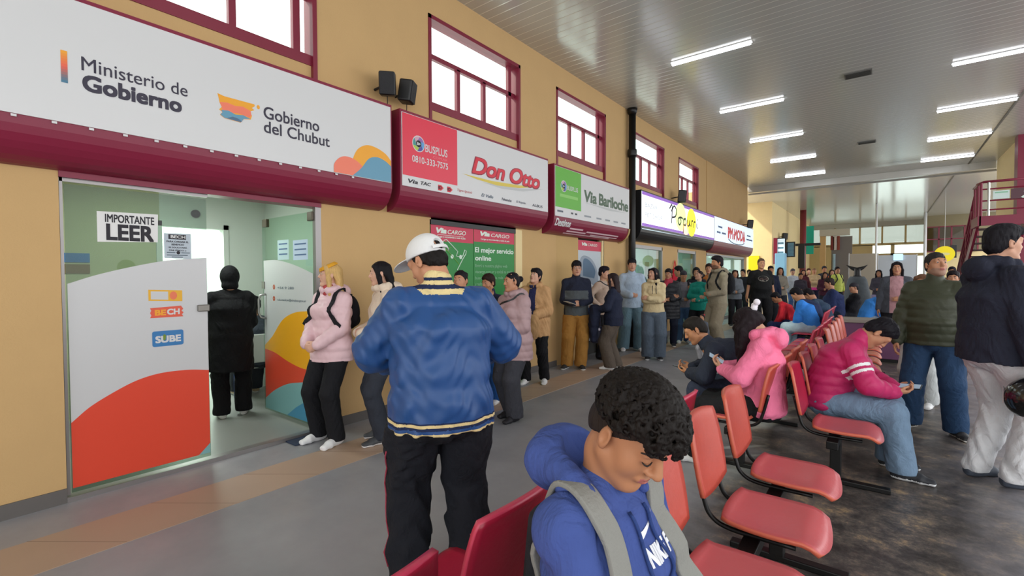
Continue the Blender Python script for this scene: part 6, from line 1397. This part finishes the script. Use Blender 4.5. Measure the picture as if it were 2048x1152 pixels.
J = person('pink', 'girl with long dark hair in a bright pink hoodie bent over her phone', (-.73, 4.15), 184, H=1.68, fem=1, g=1.08, h=.0075, sit=.455, lean=2, look=(-8, 48), sk='light', arms=(((.06, .30, .82), (1, -.3, -.6), (-.3, .8, .5), (-.3, -.2, .9), .7), ((.06, .30, .82), (1, -.3, -.6), (-.3, .8, .5), (-.3, -.2, .9), .7)), top=('hoodie', '#f880a4', .045, .8), hood=True, fold=.006, pants=('#16171b', .02, .01), shoes=('#e2e3e4', '#f0f0f0'), hair=('short', '#221a1e'))
local_mesh(J, 'long_hair', hairmat('#221a1e'), lambda f: (f.loft([(J['hc']+A3(0, -.02, .06), .088, .10), (J['hc']+A3(0, .03, -.06), .10, .085), (J['hc']+A3(0, .05, -.2), .09, .05), (J['hc']+A3(0, .05, -.36), .06, .03)], A3(1, 0, 0), .02), f.folds(.006, 8, 2.2)), J['hc']-A3(.2, .25, .5), J['hc']+A3(.2, .3, .25), .007)
phone(J, 1, 'phone in the hands of the girl in the pink hoodie')
c = J['hc']+A3(.0, -.035, .118)
b = MB(); 
t = empty('hair_pompom', tuple(J['root'].location), J['root'].rotation_euler.z, 'white fluffy pompom in the hair of the girl in pink', 'hair tie')
for o_ in ((0, 0, 0), (.0, -.02, .05), (.03, 0, .02)): MB().sphere(c+A3(*o_), .026, 10, 7).build('ball', mat('pompom_white', '#efeaf2', .9), t, smooth=True)
J = person('navyman', 'man in a dark navy jacket leaning elbows on knees over his phone', (-.90, 4.62), 190, H=1.76, g=1.1, h=.0075, sit=.455, lean=47, look=(12, 30), sk='tan', arms=(((.16, .50, .66), (1, .0, -.6), (-.4, .9, .1), (-.4, .2, .9), .7), ((.10, .52, .66), (1, .0, -.6), (-.2, .9, .1), (-.4, .2, .9), .7)), top=('jacket', '#262b3a', .045, .8), collar=.05, pants=('#2e3346', .03, .015), shoes=('#24272d', '#e4e6e8'), hair=('crop', '#1d1815'))
phone(J, -1, 'phone held low by the man in the navy jacket')
person('child', 'small child with a red hair tie behind the man in the navy jacket', (-2.55, 8.8), 250, H=.86, fem=1, h=.01, top=('jacket', '#5a5f6b', .03, .8), pants=('#c8c8cc', .02, .01), hair=('bun', '#2a211f'), extra=lambda J: onhead(J, 'hair_tie', cloth('#e8405a'), lambda f: f.ell((0, -.1, .07), (.05, .025, .05)), h=.008))
person('redshirt', 'boy in a red shirt bent over on the far seats facing the shops', (-1.54, 11.75), 195, H=1.55, h=.011, sit=.45, lean=28, look=(0, 35), sk='tan', arms=('clasplow', 'clasplow'), top=('shirt', '#c02434', .03, .8), pants=('#22305c', .025, .01), hair=('short', '#141219'))
def twoblue(c, J): return (c[:, 0] < -.13).astype(int)
J = person('brightblue', 'bent over man in a navy jacket with one bright blue sleeve, seated', (-1.02, 10.7), 165, H=1.80, g=1.25, h=.011, sit=.45, lean=24, look=(0, 40), sk='mid', arms=('clasplow', 'clasplow'), top=('jacket', '#232f52', .045, .8), topcol=twoblue, topmats=[cloth('#232f52'), cloth('#3c8ae6')], pants=('#a9bccc', .03, .02), shoes=('#c8c4bc', '#e0e0e0'), hair=('short', '#141219'))
person('navyseat', 'person in a slate blue jacket beside the man in bright blue on the far seats', (-.92, 11.3), 170, H=1.72, g=1.25, h=.012, sit=.45, lean=20, look=(0, 45), arms=('clasplow', 'clasplow'), top=('jacket', '#33465e', .045, .8), pants=('#22305c', .03, .02), hair=('short', '#171319'))
person('bignavy', 'heavy man in a navy jacket seated sideways further back past the bright blue jacket', (-.95, 14.4), 190, H=1.86, g=1.35, h=.012, sit=.5, lean=8, look=(0, 10), sk='mid', arms=('belly', 'belly'), top=('jacket', '#27325a', .05, .8), pants=('#24283a', .03, .02), hair=('short', '#2a211f'))
J = person('capboy', 'person in a black cap and black jacket lounging on seats near the whale tail', (-.62, 14.6), 200, H=1.72, h=.012, sit=.45, lean=-8, arms=('clasplow', 'side'), look=(10, 10), top=('jacket', '#1b1b20', .04, .8), pants=('#22242b', .03, .01), hair=('cap', '#17131a'))
onhead(J, 'cap', mat('cap_dark2', '#201d26', .8), capfn, h=.01)
person('skyblue', 'person in a bright sky blue jacket bent over on seats near the whale tail', (-.30, 13.6), 10, H=1.74, g=1.1, h=.012, sit=.45, lean=28, look=(0, 35), arms=('clasplow', 'clasplow'), top=('jacket', '#3d86d8', .05, .8), pants=('#7f93a8', .03, .01), hair=('short', '#17131f'))
person('farw', 'distant woman in a grey top and lilac trousers beside the white board', (-.12, 20.2), 262, H=1.72, fem=1, h=.014, arms=('belly', 'belly'), top=('sweater', '#4b4854', .03, .88), pants=('#9a92b8', .03, .02), hair=('long', '#17131a', .2))
# ---- far crowd in front of the shops
CROWD = [(1486, 19.0, 1.76, 0, 'short', '#1b1418', '#25262c', '#22242b', 'dark jacketed man left of the bald man'), (1498, 20.5, 1.76, 0, 'short', '#3a2a1c', '#3d3426', '#22242b', 'brown haired man in front of the yellow poster'),
 (1541, 17.5, 1.84, 0, 'short', '#17151b', '#22283e', '#22242b', 'man in a navy jacket just right of the bald man'), (1560, 18.5, 1.82, 1, 'long', '#2b1f1d', '#8b8478', '#2b2e38', 'woman with fur edged hood holding papers in the far crowd'),
 (1585, 22.0, 1.80, 1, 'fringe', '#5a5a62', '#c4cbd6', '#4d6ea0', 'pale clothed woman in jeans before the burgundy column'), (1601, 20.5, 1.62, 1, 'short', '#20181b', '#3b3640', '#2a2b33', 'short person in grey before the burgundy column'),
 (1606, 23.0, 1.78, 1, 'long', '#3a1c20', '#5a2a34', '#2a2b33', 'woman in maroon right of the burgundy column'), (1617, 26.0, 1.84, 0, 'short', '#3a1f1c', '#6a3a34', '#2a2b33', 'man in rust red at the back of the far crowd'),
 (1648, 24.5, 1.92, 0, 'short', '#1f2430', '#2b3040', '#2a2b33', 'tall man in dark navy at the back of the far crowd'), (1649, 21.0, 1.66, 1, 'long', '#20181b', '#4a2434', '#2a2b33', 'woman in dark plum beside the beige top'),
 (1663, 24.0, 1.78, 1, 'long', '#3a2a24', '#d0663a', '#2a2b33', 'woman in orange at the right of the far crowd')]
for i, (px, Y, H_, fe, hs, hc_, tc_, pc_, lab) in enumerate(CROWD):
    p = PX(px, 560, Y=Y); person('crowd%d' % i, lab, (p[0], Y), 285+(i*37) % 30-10, H=H_, fem=fe, h=.017, arms=('belly', 'belly') if i % 2 else ('down', 'down'), look=((i*23) % 30-15, 0), sk=('mid', 'light', 'tan')[i % 3], top=('jacket', tc_, .035, .82), pants=(pc_, .025, .01), hair=(hs, hc_, .15), eyes=False)
p = PX(1628, 560, Y=24); person('beigetop', 'person with crossed arms in a beige sweater over a pink hem in the far crowd', (p[0], 24), 285, H=1.84, fem=1, g=1.2, h=.014, arms=('cross', 'crossb'), top=('sweater', '#c8b08c', .04, .86), topcol=lambda c, J: (c[:, 2] < .97*J['k']).astype(int), topmats=[cloth('#c8b08c'), cloth('#e04aa0')], pants=('#2b2e4a', .025, .01), hair=('buzz', '#7a5a48'))
p = PX(1674, 560, Y=23); J = person('lime', 'young man in a lime yellow jacket with a dark backpack in the far crowd', (p[0], 23), 320, H=1.86, h=.014, look=(-20, 0), top=('jacket', '#c9d46a', .04, .82), pants=('#2a2b33', .025, .01), hair=('short', '#17151b'))
backpack(J, '#23252e', 'dark backpack on the young man in lime yellow')
# ---- inside the office
J = person('hoodman', 'person in a long black hooded coat seen from behind in the office doorway', (-5.68, 2.2), 160, H=1.66, g=1.15, h=.009, look=(0, 12), arms=('belly', 'belly'), top=('coat', '#131316', .05, .55), pants=('#131316', .03, .015), shoes=('#cfcfca', '#e4e4e0'), hair=('short', '#121014'), feet=((-.1, -.0), (.12, .08)), fold=.006)
onhead(J, 'hood_up', cloth('#131316'), lambda f: (f.ell((0, -.02, .02), (.105, .125, .135)), f.ell((0, .10, -.01), (.062, .09, .1), None, .01, 'd'), f.ell((0, -.03, -.1), (.09, .09, .06), None, .03)), h=.009)
J = person('seatedoffice', 'person in a dark grey jacket seated on a chair inside the office', (-6.2, 2.72), 175, H=1.66, h=.012, sit=.45, lean=10, look=(0, 15), arms=('clasplow', 'clasplow'), top=('jacket', '#3c434c', .045, .8), pants=('#2a2d34', .03, .01), shoes=('#a08a6c', '#cfcfca'), hair=('short', '#121014'))
t = empty('office_chair', (-6.30, 2.75, 0), math.radians(175-90), 'pale office chair with blue legs behind the open door', 'chair')
MB().box(-.22, .22, -.2, .25, .42, .455).build('seat', mat('pale_seat', '#cfd2cc', .6), t, bevel=.015); b = MB().box(-.2, .2, -.27, -.24, .5, .85).build('backrest', mat('pale_seat', '#cfd2cc', .6), t, bevel=.012)
for x, y in ((-.2, -.2), (.2, -.2), (-.2, .22), (.2, .22)): MB().tube([(x, y, 0), (x, y, .42)], .013, 8).build('leg', mat('blue_leg', '#24408a', .4), t)
